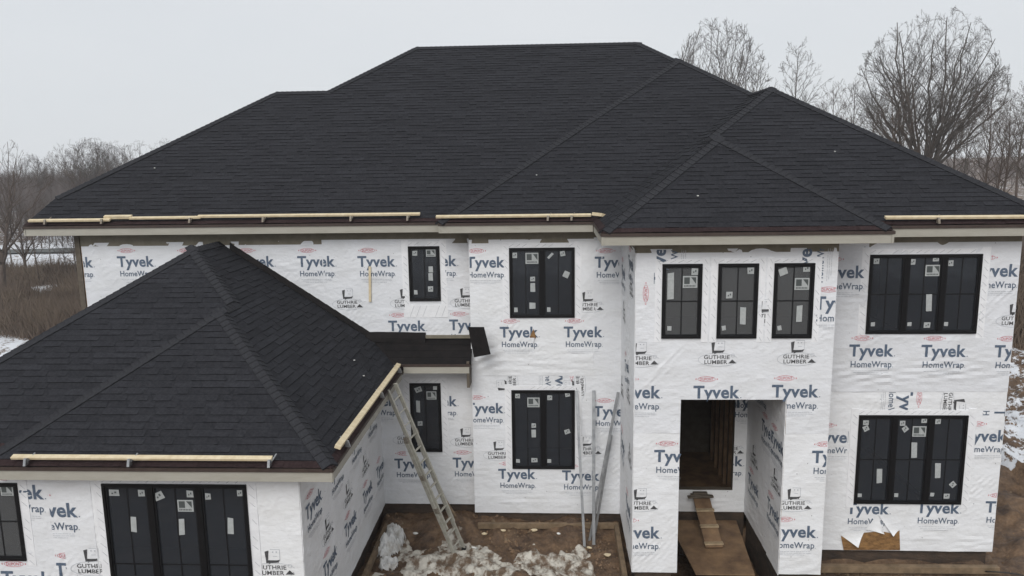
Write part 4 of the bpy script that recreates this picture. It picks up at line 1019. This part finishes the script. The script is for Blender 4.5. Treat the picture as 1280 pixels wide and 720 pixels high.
def fan_tree(seed, matn, h, rad, fork, r0, nlimb, kids, twig=.012, cz=.62, squash=1.0, leader=False, wob=.013):
    """bare tree whose limbs run out to a rounded crown surface"""
    rs = random.Random(seed); tr, cr_ = MB(), MB(); C0 = Vector((0, 0, h * cz)); RZ = h * (1 - cz)
    def tube(mbx, pts, rd, n):
        prev = None
        for i, (q, r) in enumerate(zip(pts, rd)):
            d = (pts[min(i + 1, len(pts) - 1)] - pts[max(i - 1, 0)]); d = d.normalized() if d.length > 1e-6 else Vector((0, 0, 1))
            a = Vector((1, 0, 0)) if abs(d.x) < .9 else Vector((0, 1, 0)); a = (a - d * a.dot(d)).normalized(); b = d.cross(a); cur = len(mbx.v)
            for k in range(n):
                t = 6.2832 * k / n; mbx.v.append(tuple(q + (a * math.cos(t) + b * math.sin(t)) * r))
            if prev is not None:
                for k in range(n): mbx.f.append((prev + k, prev + (k + 1) % n, cur + (k + 1) % n, cur + k)); mbx.mi.append(0)
            prev = cur
    def inside(q):
        v = q - C0; s_ = math.sqrt((v.x ** 2 + v.y ** 2) / rad ** 2 + (v.z / RZ) ** 2)
        return q if s_ <= 1 else C0 + v / s_ * rs.uniform(.9, 1.03)
    def run(mbx, p0, d0, tgt, r, lev):
        Ld = (tgt - p0).length
        if Ld < .12: return
        c1 = p0 + d0 * Ld * .5; n = (9, 6, 4, 3, 2)[min(lev, 4)]; pts = []
        for i in range(n + 1):
            t = i / n; q = p0 * (1 - t) ** 2 + c1 * 2 * t * (1 - t) + tgt * t * t
            if 0 < i < n: q = q + Vector((rs.gauss(0, 1), rs.gauss(0, 1), rs.gauss(0, .6))) * Ld * wob
            pts.append(q)
        rd = [max(r * (1 - .82 * (i / n) ** .8), twig * .8) for i in range(n + 1)]
        tube(mbx, pts, rd, (7, 5, 3, 3, 3)[min(lev, 4)])
        if lev >= len(kids): return
        for _ in range(kids[lev]):
            t = rs.uniform(.22 if lev == 0 else .15, .98); i = min(int(t * n), n - 1); q = pts[i].lerp(pts[i + 1], t * n - i)
            tg = (pts[i + 1] - pts[i]).normalized(); sd_ = Vector((rs.gauss(0, 1), rs.gauss(0, 1), rs.gauss(0, .7))); sd_ = (sd_ - tg * sd_.dot(tg)).normalized()
            l2 = Ld * (.62, .55, .5, .5)[min(lev, 3)] * rs.uniform(.55, 1.05) * (1.12 - .55 * t)
            d1 = (tg + sd_ * .55).normalized(); t2 = inside(q + (tg * .8 + sd_ * rs.uniform(.45, .95) + Vector((0, 0, .28))).normalized() * l2)
            run(cr_, q, d1, t2, max(rd[i] * rs.uniform(.42, .62), twig), lev + 1)
    th = h * (.93 if leader else fork); top = Vector((rs.uniform(-.02, .02) * h, rs.uniform(-.02, .02) * h, th)); base = Vector((0, 0, -.4)); stems = []
    def tpt(t): return base.lerp(top, t) + Vector((math.sin(t * 5 + seed) * .012 * h * (1 if leader else .3), math.cos(t * 4 + seed) * .01 * h * (1 if leader else .3), 0)) * min(1, t * 3)
    N_ = 10; tube(tr, [tpt(i / N_) for i in range(N_ + 1)], [r0 * ((1.35 - .35 * min(1, i / 2)) * (1 - (.93 if leader else .3) * i / N_)) for i in range(N_ + 1)], 9)
    for j in range(nlimb):
        a = 2.39996 * j + rs.uniform(-.3, .3); u = (j + .5) / nlimb
        if leader:
            t = fork + (1 - fork) * u * .97; p0 = tpt(t); el = R(rs.uniform(35, 62)); l_ = rad * (1.25 - u * .95) * rs.uniform(.8, 1.1)
            d0 = Vector((math.cos(a) * math.cos(el), math.sin(a) * math.cos(el), math.sin(el))); tgt = inside(p0 + d0 * l_ * 1.2 + Vector((0, 0, l_ * .25)))
            run(cr_, p0, d0, tgt, r0 * .38 * (1.1 - u), 0 if len(kids) > 2 else 1)
        else:
            th_ = math.sqrt(u) * R(100); tgt = C0 + Vector((math.sin(th_) * math.cos(a) * rad, math.sin(th_) * math.sin(a) * rad * squash, math.cos(th_) * RZ)) * rs.uniform(.92, 1.0)
            p0 = tpt(rs.uniform(.72, 1)); hz_ = Vector((tgt.x, tgt.y, 0)); d0 = (hz_.normalized() * (.25 + .55 * u) if hz_.length > .01 else Vector((0, 0, 0))) + Vector((0, 0, 1))
            run(cr_, p0, d0.normalized(), tgt, r0 * rs.uniform(.30, .46), 0)
    out = []
    for nm, s_ in (('trunk', tr), ('crown', cr_)):
        me = bpy.data.meshes.new(nm); me.from_pydata(s_.v, [], s_.f); me.materials.append(M[matn]); me.polygons.foreach_set('use_smooth', [True] * len(me.polygons)); me.update(); out.append(me)
    return out
oak = fan_tree(4, 'bark', 20, 6.5, .25, .52, 21, (9, 7, 5, 2), .010, .60)
bushy = fan_tree(8, 'bark', 15, 4.1, .08, .24, 38, (8, 6, 4), .010, .50)
broad = fan_tree(15, 'bark2', 13, 4.6, .30, .26, 10, (7, 5, 3), .010, .58)
round_ = fan_tree(19, 'bark', 13, 3.6, .25, .22, 13, (7, 5, 3), .010, .58)
slim = fan_tree(23, 'bark', 13, 2.6, .30, .13, 26, (6, 4, 2), .008, .6, leader=True)
slim2 = fan_tree(27, 'bark2', 12, 3.0, .35, .14, 22, (6, 4, 3), .008, .6, leader=True)
def px(xpix, Y):                                # plan x at distance Y for a bearing measured in the photograph
    return Y * ((xpix - 640) / F - YAW)
place_tree(oak, px(1136, 56), 56, 1, .4, 'oak_tree', 'huge bare tree with many fanned limbs rising behind the right end of the roof', top=33)
place_tree(bushy, px(890, 62), 62, 1, 1.0, 'bare_tree', 'bare many-stemmed tree showing above the roof behind the second peak', top=38)
place_tree(slim, px(990, 66), 66, 1, 2.0, 'bare_tree', 'thin bare tree seen between the roof peak and the huge fanned tree', top=64)
ORD = ['leftmost', 'second', 'third', 'fourth', 'fifth', 'sixth', 'seventh', 'eighth', 'ninth', 'tenth', 'eleventh', 'twelfth', 'thirteenth', 'fourteenth', 'fifteenth', 'sixteenth']
def row(name, what, group, L):
    for i, (xp, Y, tp, rz, ms) in enumerate(sorted(L)):
        place_tree(ms, px(xp, Y), Y, 1, rz, name, (ORD[i] + (' from the left' if i else '')) + ' of the ' + what, group, top=tp)
row('slender_tree', 'slender bare trees behind the right roof slope', 'slender bare trees behind the right roof slope', [
    (1075, 60, 120, .3, slim), (1100, 52, 118, 2.2, slim2), (1030, 75, 112, 1.2, slim2), (1050, 80, 108, 4.2, slim),
    (1190, 46, 150, .9, slim), (1212, 52, 120, 3.1, slim2), (1262, 42, 98, 5.1, slim), (1235, 60, 128, 2.6, slim2),
    (1278, 47, 120, 1.7, slim), (1175, 62, 140, .1, slim2), (1250, 66, 118, 4.6, slim2), (1228, 44, 150, 4.0, slim2), (1292, 38, 105, 2.0, slim2)])
row('skyline_tree', 'bare trees on the left skyline', 'bare trees on the left skyline', [(70, 100, 172, 1, slim), (92, 92, 168, 2.2, broad), (104, 96, 166, 4.2, bushy), (116, 102, 166, 5.2, round_), (128, 98, 172, 3.3, bushy), (142, 105, 170, .5, round_),
    (156, 118, 176, 1.6, round_), (172, 125, 170, 2.0, round_), (205, 160, 168, 2.9, round_), (56, 110, 182, .2, slim2), (30, 98, 185, .9, bushy), (12, 92, 178, 2.4, broad)])
place_tree(broad, px(-30, 46), 46, 1, .9, 'bare_tree', 'crooked bare tree at the left edge reaching above the woods', top=158)
row('thin_tree', 'thin dark trees between brown brush and snowy field', 'thin dark trees between brush and snowy field', [(5, 55, 236, 3, broad), (20, 52, 245, 1, slim2), (60, 54, 262, 2, slim), (72, 50, 262, 4, slim2), (79, 52, 250, 5, slim), (87, 49, 268, .2, slim2), (40, 64, 250, .7, slim), (95, 56, 262, 1.9, slim), (30, 78, 240, 2.8, slim2), (50, 80, 235, 3.8, slim), (-12, 60, 230, 1.8, slim)])
# far woods: one mass
fw = MB(); wr_ = random.Random(5)
tmpl = []
for k in range(5):
    tr, c_ = grow(random.Random(70 + k), height=12, r0=.16, spread=.55, levels=2, nlimb=6, fork=.3, up=.4, twig=.02, kids=(4, 6), curve=.25)
    b = len(tr.v); f_ = 12 / max(v[2] for v in c_.v); tr.v = [(x * f_, y * f_, z * f_) for x, y, z in tr.v]; c_.v = [(x * f_, y * f_, z * f_) for x, y, z in c_.v]; tmpl.append((tr.v + c_.v, tr.f + [tuple(i + b for i in f) for f in c_.f]))
for i in range(560):
    if i < 330: xp = wr_.uniform(-60, 260); Y = wr_.uniform(84, 165)
    else: xp = wr_.uniform(1010, 1330); Y = wr_.uniform(85, 190)
    x = px(xp, Y); s = wr_.uniform(.5, .74) * (1 if xp < 500 else .62); a = wr_.uniform(0, 6.28); ca, sa = math.cos(a), math.sin(a); z = gh(x, Y)
    V, Fc = tmpl[i % 5]; b = len(fw.v)
    fw.v += [(x + (q[0] * ca - q[1] * sa) * s, Y + (q[0] * sa + q[1] * ca) * s, z + q[2] * s) for q in V]
    fw.f += [tuple(j + b for j in f) for f in Fc]; fw.mi += [0] * len(Fc)
tag(fw.build('woods', M['bark3']), 'grey-brown bare woods massed along the horizon', 'woods', kind='stuff')
# brush
br = MB()
for i in range(10500):
    k = wr_.random()
    if k < .78: xp = wr_.uniform(-40, 125); Y = wr_.uniform(35.2, 58)
    else: xp = wr_.uniform(1225, 1330); Y = wr_.uniform(27, 60)
    x = px(xp, Y); z = gh(x, Y); c = noise.noise(Vector((x * .25, Y * .25, 0)))
    if c < -.22: continue
    hgt = wr_.uniform(.5, 1.5) * (1.1 + c)
    for q in range(4):
        a = wr_.uniform(0, 6.28); l = wr_.uniform(.15, .7) * hgt; bx, by = x + wr_.uniform(-.4, .4), Y + wr_.uniform(-.4, .4)
        tx, ty = bx + math.cos(a) * l * .6, by + math.sin(a) * l * .6; w_ = .014
        b = len(br.v); br.v += [(bx - w_, by, z - .1), (bx + w_, by, z - .1), (tx, ty, z + hgt * wr_.uniform(.6, 1)), ((bx + tx) / 2, (by + ty) / 2 + w_, z + hgt * .4)]
        br.f += [(b, b + 1, b + 2), (b + 1, b + 3, b + 2)]; br.mi += [0, 0]
tag(br.build('brush', M['brush']), 'tangled dry brown brush at the field edge', 'brush', kind='stuff')

# ------------------------------------------------------------------ toe boards and brackets on the roofs
GB = 'timber toe boards along the eaves'; GK = 'roof brackets holding the toe boards'
def toe(a, b, label, w=.085, t=.045, name='toe_board'):
    mb_ = MB(); mb_.beam((0, 0, 0), Vector(b) - Vector(a), w, t, Vector((0, -.35, 1)) if abs(b[0] - a[0]) > abs(b[1] - a[1]) else Vector((.35, 0, 1)))
    o = mb_.build(name, M['pine'], bevel=.004); o.location = a; tag(o, label, 'plank', GB); return o
toe((-11.65, 16.50, 7.33), (-9.78, 16.51, 7.33), 'pale timber board at the far left end of the main eave')
toe((-9.36, 16.55, 7.36), (-7.74, 16.55, 7.36), 'pale timber board second from the left on the main eave', t=.04)
toe((-9.95, 16.58, 7.385), (-9.32, 16.58, 7.385), 'short thick timber offcut lapping two boards on the main eave', t=.07)
toe((-7.81, 16.57, 7.38), (-2.84, 16.57, 7.38), 'longest pale timber board on the main eave, above the slim window')
toe((-2.44, 16.23, 7.34), (.87, 16.24, 7.34), 'pale timber board on the eave above the double window of the centre bay')
toe((6.27, 14.61, 7.35), (9.3, 14.57, 7.34), 'pale timber board on the right eave above the triple window')
toe((-8.32, 10.77, 4.10), (-4.23, 10.76, 4.10), 'pale timber board on the garage front eave', t=.04)
toe((-3.33, 11.15, 4.13), (-3.33, 16.02, 4.13), 'long timber board along the sloping garage side eave', w=.1, t=.06)
toe((.92, 16.16, 7.36), (1.10, 15.82, 7.36), 'short sawn block at the valley corner beside the entry roof', w=.1, t=.07)
bk = MB()
bk.box((-.012, -.05, .03), (.012, .10, .05)); bk.hexa([(-.02, -.09, -.05), (.02, -.09, -.05), (.02, .0, -.04), (-.02, .0, -.04), (-.02, -.06, .055), (.02, -.06, .055), (.02, -.02, .055), (-.02, -.02, .055)])
bk.beam((0, -.07, -.03), (.07, .09, .10), .02, .012)
bkm = bk.build('roof_bracket', M['bracket'])
first = True
def bracket(x, y, z, label, rz=0, mt=None):
    global first
    if first: o = bkm; first = False
    else: o = bkm.copy(); col.objects.link(o)
    if mt: o.data = o.data.copy(); o.data.materials[0] = M[mt]
    o.location = (x, y, z); o.rotation_euler = (0, 0, rz); o['label'] = label; o['category'] = 'bracket'; o['group'] = GK
for x, d in ((-11.25, 'at the far left end of the main eave'), (-9.95, 'under the short offcut'), (-7.95, 'at the left end of the longest board'), (-6.3, 'above the ridge of the garage roof'), (-4.35, 'above the wrapped wall left of the slim window'), (-3.1, 'above the slim upper window')):
    bracket(x, 16.50, 7.30, 'small metal roof bracket on the eave ' + d)
bracket(-.05, 16.19, 7.29, 'small metal roof bracket above the centre bay window near the middle'); bracket(.45, 16.19, 7.29, 'small metal roof bracket on the centre eave near the entry roof valley')
bracket(7.2, 14.55, 7.29, 'small metal roof bracket on the right eave above the triple window')
for x, d in ((-8.05, 'leftmost of three on the garage front eave'), (-6.42, 'middle of three on the garage front eave'), (-4.25, 'at the right end of the garage front board')):
    bracket(x, 10.73, 4.05, 'pale metal roof bracket ' + d, 0, 'steel')
for y, d in ((11.45, 'near the lower end'), (14.0, 'near the middle'), (15.75, 'near the upper end')):
    bracket(-3.30, y, 4.07, 'thin metal roof bracket ' + d + ' of the garage side board', R(90), 'steel')

# ------------------------------------------------------------------ ladder
lad = empty('ladder', (-2.02, 15.55, 0), 'weathered fibreglass extension ladder leaning from the mud to the garage eave', 'ladder')
A = Vector((-2.02, 15.45, gh(-2.02, 15.45) - .02)); B = Vector((-3.30, 14.86, 3.98)); d = (B - A).normalized()
rd = Vector((.50, .86, 0)).normalized(); rd = (rd - d * rd.dot(d)).normalized(); nn = d.cross(rd).normalized()
if nn.dot(Vector((1, 0, .2))) < 0: nn = -nn
L = (B - A).length
for s_, off_, l0, l1, wd in ((-1, 0, 0, .72, .165), (1, 0, 0, .72, .165), (-1, .055, .18, 1.0, .135), (1, .055, .18, 1.0, .135)):
    mb = MB(); mb.beam(A + d * L * l0 + rd * s_ * wd + nn * off_, A + d * L * l1 + rd * s_ * wd + nn * off_, .035, .095, rd.cross(d))
    mb.build('rail', M['ladder'], lad, bevel=.004)
k = .25
while k < L - .1:
    mb = MB()
    if k < L * .72: mb.tube([A + d * k - rd * .16, A + d * k + rd * .16], .016, 8)
    if k > L * .18: mb.tube([A + d * (k + .02) - rd * .13 + nn * .055, A + d * (k + .02) + rd * .13 + nn * .055], .015, 8)
    mb.build('rung', M['ladder'], lad); k += .305
for s_ in (-1, 1):
    mb = MB(); q = A + rd * s_ * .165; mb.box(q + Vector((-.05, -.05, -.03)), q + Vector((.05, .05, .03))); mb.build('foot', M['hose'], lad)
for k_, s_ in ((.72, -1), (.5, -1), (.72, 1), (.3, -1)):
    mb = MB(); q = A + d * L * k_ + rd * s_ * .17 + nn * .03; mb.beam(q - d * .06, q + d * .06, .05, .10, rd.cross(d)); mb.build('clasp', M['bracket'], lad)

# ------------------------------------------------------------------ leaning metal strips
def strip(a, b, label, w=.055):
    root = Vector(a); mb_ = MB(); dv = Vector(b) - root
    up = Vector((0, -1, .0)); mb_.beam((0, 0, 0), dv, w, .004, up)
    dn = dv.normalized(); sd_ = dn.cross(up).normalized(); u = sd_.cross(dn).normalized()
    for q in (-1, 1): mb_.beam(sd_ * q * w / 2 - u * .012, dv + sd_ * q * w / 2 - u * .012, .004, .028, up)
    o = mb_.build('metal_channel', M['steel']); o.location = a; tag(o, label, 'metal strip', 'metal channels leaning on the centre wall')
strip((.72, 15.75, .03), (.57, 16.55, 3.38), 'leftmost long metal channel, bright and leaning slightly left beside the window')
strip((.93, 15.85, .03), (.96, 16.56, 3.38), 'upright long metal channel, second from the left in the corner', .065)
strip((.84, 16.0, .03), (1.50, 16.50, 3.36), 'long metal channel slanting right to the entry side wall')
strip((.96, 16.2, .03), (1.36, 16.52, 2.35), 'short metal channel slanting behind the others, lowest of the four', .05)

# ------------------------------------------------------------------ porch: plywood, beam, cleated plank
mb = MB(); P8 = [(2.95, 14.1), (4.02, 14.1), (4.12, 16.5), (2.75, 16.5)]
P8 = [(2.90, 14.38), (4.08, 14.38), (4.22, 16.55), (2.66, 16.55)]
mb.hexa([(x, y, .17 + .1 * (y - 14) / 2.5) for x, y in P8] + [(x, y, .195 + .1 * (y - 14) / 2.5) for x, y in P8])
o = mb.build('plywood_sheet', M['ply']); tag(o, 'muddy plywood sheet laid over the pit inside the entry opening', 'plywood')
mb = MB(); mb.box((2.46, 14.12, .02), (4.39, 14.36, .165)); mb.box((2.46, 14.02, -.3), (4.39, 14.11, .12)); o = mb.build('threshold_beam', M['old_wood'], bevel=.008); tag(o, 'pale wet timber beam across the foot of the entry opening', 'timber')
rp = empty('cleated_plank', (3.4, 16.3, .3), 'short plank with nailed cross cleats sloping down from the entry door', 'ramp')
a, b = Vector((3.393, 16.48, .90)), Vector((3.46, 15.30, .30))
mb = MB(); mb.beam(a, b, .37, .035); mb.build('board', M['ply'], rp)
for t in (.02, .30, .62, .95):
    q = a.lerp(b, t) + Vector((0, -.01, .035)); sd_ = (b - a).normalized().cross(Vector((0, 0, 1))).normalized()
    mb = MB(); mb.beam(q - sd_ * .20, q + sd_ * .20, .10, .035); mb.build('cleat', M['cleat'], rp)
for k, (x0, x1, y, z, rz) in enumerate(((3.08, 3.66, 16.43, .925, 5), (3.14, 3.62, 16.40, .968, -8), (3.2, 3.52, 16.44, 1.01, 3))):
    mb = MB(); mb.box((-(x1 - x0) / 2, -.05, -.019), ((x1 - x0) / 2, .05, .019)); o = mb.build('wood_offcut', M['dark_board'], bevel=.004); o.location = ((x0 + x1) / 2, y, z); o.rotation_euler = (0, 0, R(rz))
    tag(o, ('widest dark wood offcut on the door sill', 'dark wood offcut lying crosswise over the widest one on the door sill', 'smallest dark wood offcut on top of the sill pile')[k], 'wood offcut')

# ------------------------------------------------------------------ loose timber and rubbish
def board(name, a, b, w, t, mt, label, cat='timber', group=None, up=Vector((0, 0, 1))):
    mb_ = MB(); mb_.beam((0, 0, 0), Vector(b) - Vector(a), w, t, up); o = mb_.build(name, M[mt], bevel=.004); o.location = a; return tag(o, label, cat, group)
board('form_board', (-1.7, 16.33, .22), (1.45, 16.36, .24), .09, .12, 'old_wood', 'muddy form board lying along the foot of the centre wall')
board('form_board', (1.46, 13.9, .16), (1.47, 16.4, .20), .10, .20, 'old_wood', 'muddy form board lying along the entry side wall')
board('form_board', (5.15, 14.68, .20), (9.0, 14.68, .22), .12, .14, 'old_wood', 'long muddy form board under the right wall, the upper one')
board('form_board', (5.1, 14.40, .02), (9.35, 14.42, .05), .16, .10, 'old_wood', 'long muddy form board on the ground before the right wall')
board('form_board', (-3.82, 13.2, .16), (-3.83, 16.7, .18), .08, .16, 'old_wood', 'muddy form board along the foot of the garage side wall')
board('leaning_stake', (-2.15, 16.45, .25), (-2.62, 16.84, .80), .05, .03, 'old_wood', 'short brown stake leaning in the corner behind the ladder')
board('wall_batten', (-4.10, 16.845, 5.38), (-4.07, 16.845, 6.19), .055, .025, 'pine', 'thin pale batten fixed upright on the upper wrapped wall', up=Vector((0, -1, 0)))
board('ground_stick', (8.2, 14.2, .10), (9.75, 14.55, .22), .03, .025, 'old_wood', 'thin crooked stick on the mud by the right corner')
def heap(name, cx_, cy_, rx, ry, hgt, mt, label, cat, seed, res=.035, crisp=1.0, irregular=.35):
    nx_ = int(2.6 * rx / res); ny_ = int(2.6 * ry / res); mb_ = MB(); idx = {}
    for j in range(ny_ + 1):
        for i in range(nx_ + 1):
            x = cx_ - 1.3 * rx + i * res; y = cy_ - 1.3 * ry + j * res
            d_ = math.hypot((x - cx_) / rx, (y - cy_) / ry) + irregular * noise.noise(Vector((x * 2.1 + seed, y * 2.1, seed))) + .22 * noise.noise(Vector((x * 6 + seed, y * 6, seed)))
            if d_ < 1:
                e = min(1, max(0, 1 - d_)); hh = hgt * (1 - (1 - e) ** 2.2)
                hh *= .55 + .45 * abs(noise.noise(Vector((x * 4 + seed, y * 4, 1)))) * 2
                rg = 1 - abs(noise.noise(Vector((x * 5.5, y * 9 + seed, seed)))) * 2.2
                hh += crisp * .05 * rg * abs(rg) * min(1, e * 5) + crisp * .025 * noise.noise(Vector((x * 19, y * 19, 3)))
                idx[(i, j)] = len(mb_.v); mb_.v.append((x - cx_, y - cy_, gh(x, y) + .01 + hh - .03 * (1 - min(1, e * 8))))
    for (i, j) in list(idx):
        q = [(i, j), (i + 1, j), (i + 1, j + 1), (i, j + 1)]
        if all(k in idx for k in q): mb_.f.append(tuple(idx[k] for k in q)); mb_.mi.append(0)
    o = mb_.build(name, M[mt], smooth=False); o.location = (cx_, cy_, 0); return tag(o, label, cat)
heap('slush_patch', -2.45, 15.1, 1.15, .9, .018, 'slush', 'wide patch of dirty trampled slush round the ladder foot', 'slush', 3.3, .03, .28, .8)
heap('slush_patch', .02, 15.0, .92, .7, .022, 'slush', 'round patch of dirty white slush before the centre wall', 'slush', 9.1, .03, .32, .7)
heap('slush_patch', -1.35, 14.75, .55, .42, .015, 'slush', 'small patch of dirty slush between the two wide patches', 'slush', 5.7, .03, .25, .8)
heap('plastic_wrap', -3.62, 15.75, .30, .6, .30, 'plastic', 'crumpled heap of translucent white plastic against the garage side wall', 'plastic sheet', 14.2, .025, 2.2, .5)
heap('plastic_wrap', -3.45, 14.95, .22, .22, .10, 'plastic', 'small crumpled piece of white plastic in front of the tall heap', 'plastic sheet', 24.2, .025, 1.4, .5)
cl = MB(); cr9 = random.Random(77)
for i in range(2600):
    if i < 1700: x, y = cr9.uniform(-3.9, 1.5), cr9.uniform(13.6, 16.8)
    elif i < 2100: x, y = cr9.uniform(5.3, 10.5), cr9.uniform(13.6, 14.9)
    else: x, y = cr9.uniform(9.2, 15), cr9.uniform(14.5, 24)
    if noise.noise(Vector((x * .9, y * .9, 31))) < -.12: continue
    q = abs(cr9.gauss(0, .018)) + .010; z = gh(x, y); a0 = cr9.uniform(0, 6.28); n_ = 5; b = len(cl.v)
    cl.v += [(x + math.cos(a0 + 6.283 * k / n_) * q * cr9.uniform(.7, 1.4), y + math.sin(a0 + 6.283 * k / n_) * q * cr9.uniform(.7, 1.4), z - .012) for k in range(n_)] + [(x + cr9.uniform(-.3, .3) * q, y + cr9.uniform(-.3, .3) * q, z + q * cr9.uniform(.5, 1))]
    mi_ = 0 if cr9.random() < .8 else 1
    for k in range(n_): cl.f.append((b + k, b + (k + 1) % n_, b + n_)); cl.mi.append(mi_)
tag(cl.build('clods', [M['ply'], M['old_wood']]), 'small clods and splinters scattered over the mud', 'clods', kind='stuff')
def scrap(x, y, z, s, label, mt='paper', rz=0):
    mb_ = MB(); r9 = random.Random(int(x * 100 + y * 10)); n = 9; top = []
    for k in range(n):
        a_ = 6.283 * k / n; q = s * r9.uniform(.6, 1.1); top.append((math.cos(a_) * q, math.sin(a_) * q * .7, r9.uniform(0, s * .35)))
    c_ = (0, 0, s * .45)
    for k in range(n): mb_.poly([top[k], top[(k + 1) % n], c_]); mb_.poly([(top[k][0] * .7, top[k][1] * .7, -.01), (top[(k + 1) % n][0] * .7, top[(k + 1) % n][1] * .7, -.01), top[(k + 1) % n], top[k]])
    o = mb_.build('scrap', M[mt]); o.location = (x, y, z); o.rotation_euler = (0, 0, rz); return tag(o, label, 'scrap')
scrap(-3.15, 16.25, gh(-3.15, 16.25) + .02, .07, 'small white scrap on the mud behind the plastic heap')
scrap(-1.72, 15.62, gh(-1.72, 15.62) + .04, .07, 'small white scrap just right of the ladder foot')
scrap(-1.55, 16.2, gh(-1.55, 16.2) + .02, .10, 'tan scrap on the mud right of the leaning stake', 'pine')
scrap(-1.1, 16.15, gh(-1.1, 16.15) + .02, .07, 'small tan scrap below the centre wall', 'pine')
scrap(.15, 16.1, gh(.15, 16.1) + .02, .06, 'tiny pale scrap on the mud below the lower window', 'paper')
scrap(-.4, 16.2, gh(-.4, 16.2) + .02, .09, 'tan splintered scrap on the mud below the lower window', 'pine')
scrap(.82, 15.72, gh(.82, 15.72) + .02, .08, 'tan scrap at the foot of the metal channels', 'pine')
scrap(1.2, 15.3, gh(1.2, 15.3) + .02, .10, 'tan scrap near the entry side wall', 'pine')
def roof_pt(kind, eave, e, x, y): return poly_at(kind, eave, e, [(x, y)])[0] + Vector((0, 0, .03))
for (k_, ev, e_, x, y, s, lb) in (('R', -3.3, EG, -4.05, 15.05, .045, 'white scrap on the garage slope near the pent roof'), ('R', -3.3, EG, -3.75, 14.6, .035, 'tiny pale scrap on the garage slope below the white one'),
    ('F', YEf, E0, 2.75, 14.4, .035, 'tiny white scrap on the entry roof'), ('F', YRf, E0, 6.0, 16.6, .035, 'tiny white scrap on the right roof slope'), ('F', YCf, E0, -.3, 17.6, .03, 'tiny white scrap on the centre roof slope near its left hip'),
    ('F', YM, E0, -9.6, 18.3, .04, 'tiny pale scrap on the left end of the main roof')):
    q = roof_pt(k_, ev, e_, x, y); scrap(q.x, q.y, q.z, s * .62, lb)
mb = MB(); mb.tube([Vector((4.55 + .75 * math.cos(t), 13.75, -.12 + .46 * math.sin(t))) for t in [math.pi * (i / 16) for i in range(17)]], .022, 8)
o = mb.build('black_hose', M['hose'], smooth=True); tag(o, 'black hose arching from the mud at the foot of the entry pillar', 'hose')
mb = MB(); mb.tube([Vector(q) for q in ((8.7, 14.6, .22), (9.0, 14.5, .26), (9.35, 14.48, .22), (9.5, 14.3, .14), (9.2, 14.15, .06), (8.4, 14.05, .02), (7.4, 13.95, .01))], .012, 6)
o = mb.build('cable', M['hose'], smooth=True); tag(o, 'thin dark cable curling off the right corner onto the mud', 'cable')

# ------------------------------------------------------------------ haze
HAZE = .0006
hm = bpy.data.materials.new('haze'); hm.use_nodes = True; t = hm.node_tree
for n in list(t.nodes):
    if n.type == 'BSDF_PRINCIPLED': t.nodes.remove(n)
pv = t.nodes.new('ShaderNodeVolumePrincipled'); pv.inputs['Density'].default_value = HAZE; pv.inputs['Color'].default_value = (.97, .98, 1, 1); pv.inputs['Anisotropy'].default_value = .2
t.links.new(pv.outputs[0], t.nodes['Material Output'].inputs['Volume'])
mb = MB(); mb.box((-320, -320, -3), (320, 320, 34)); tag(mb.build('haze', hm), 'thin grey winter haze over everything', 'haze', kind='stuff')
print('objects', len(bpy.data.objects), 'tris', sum(len(o.data.polygons) for o in bpy.data.objects if o.type == 'MESH'))
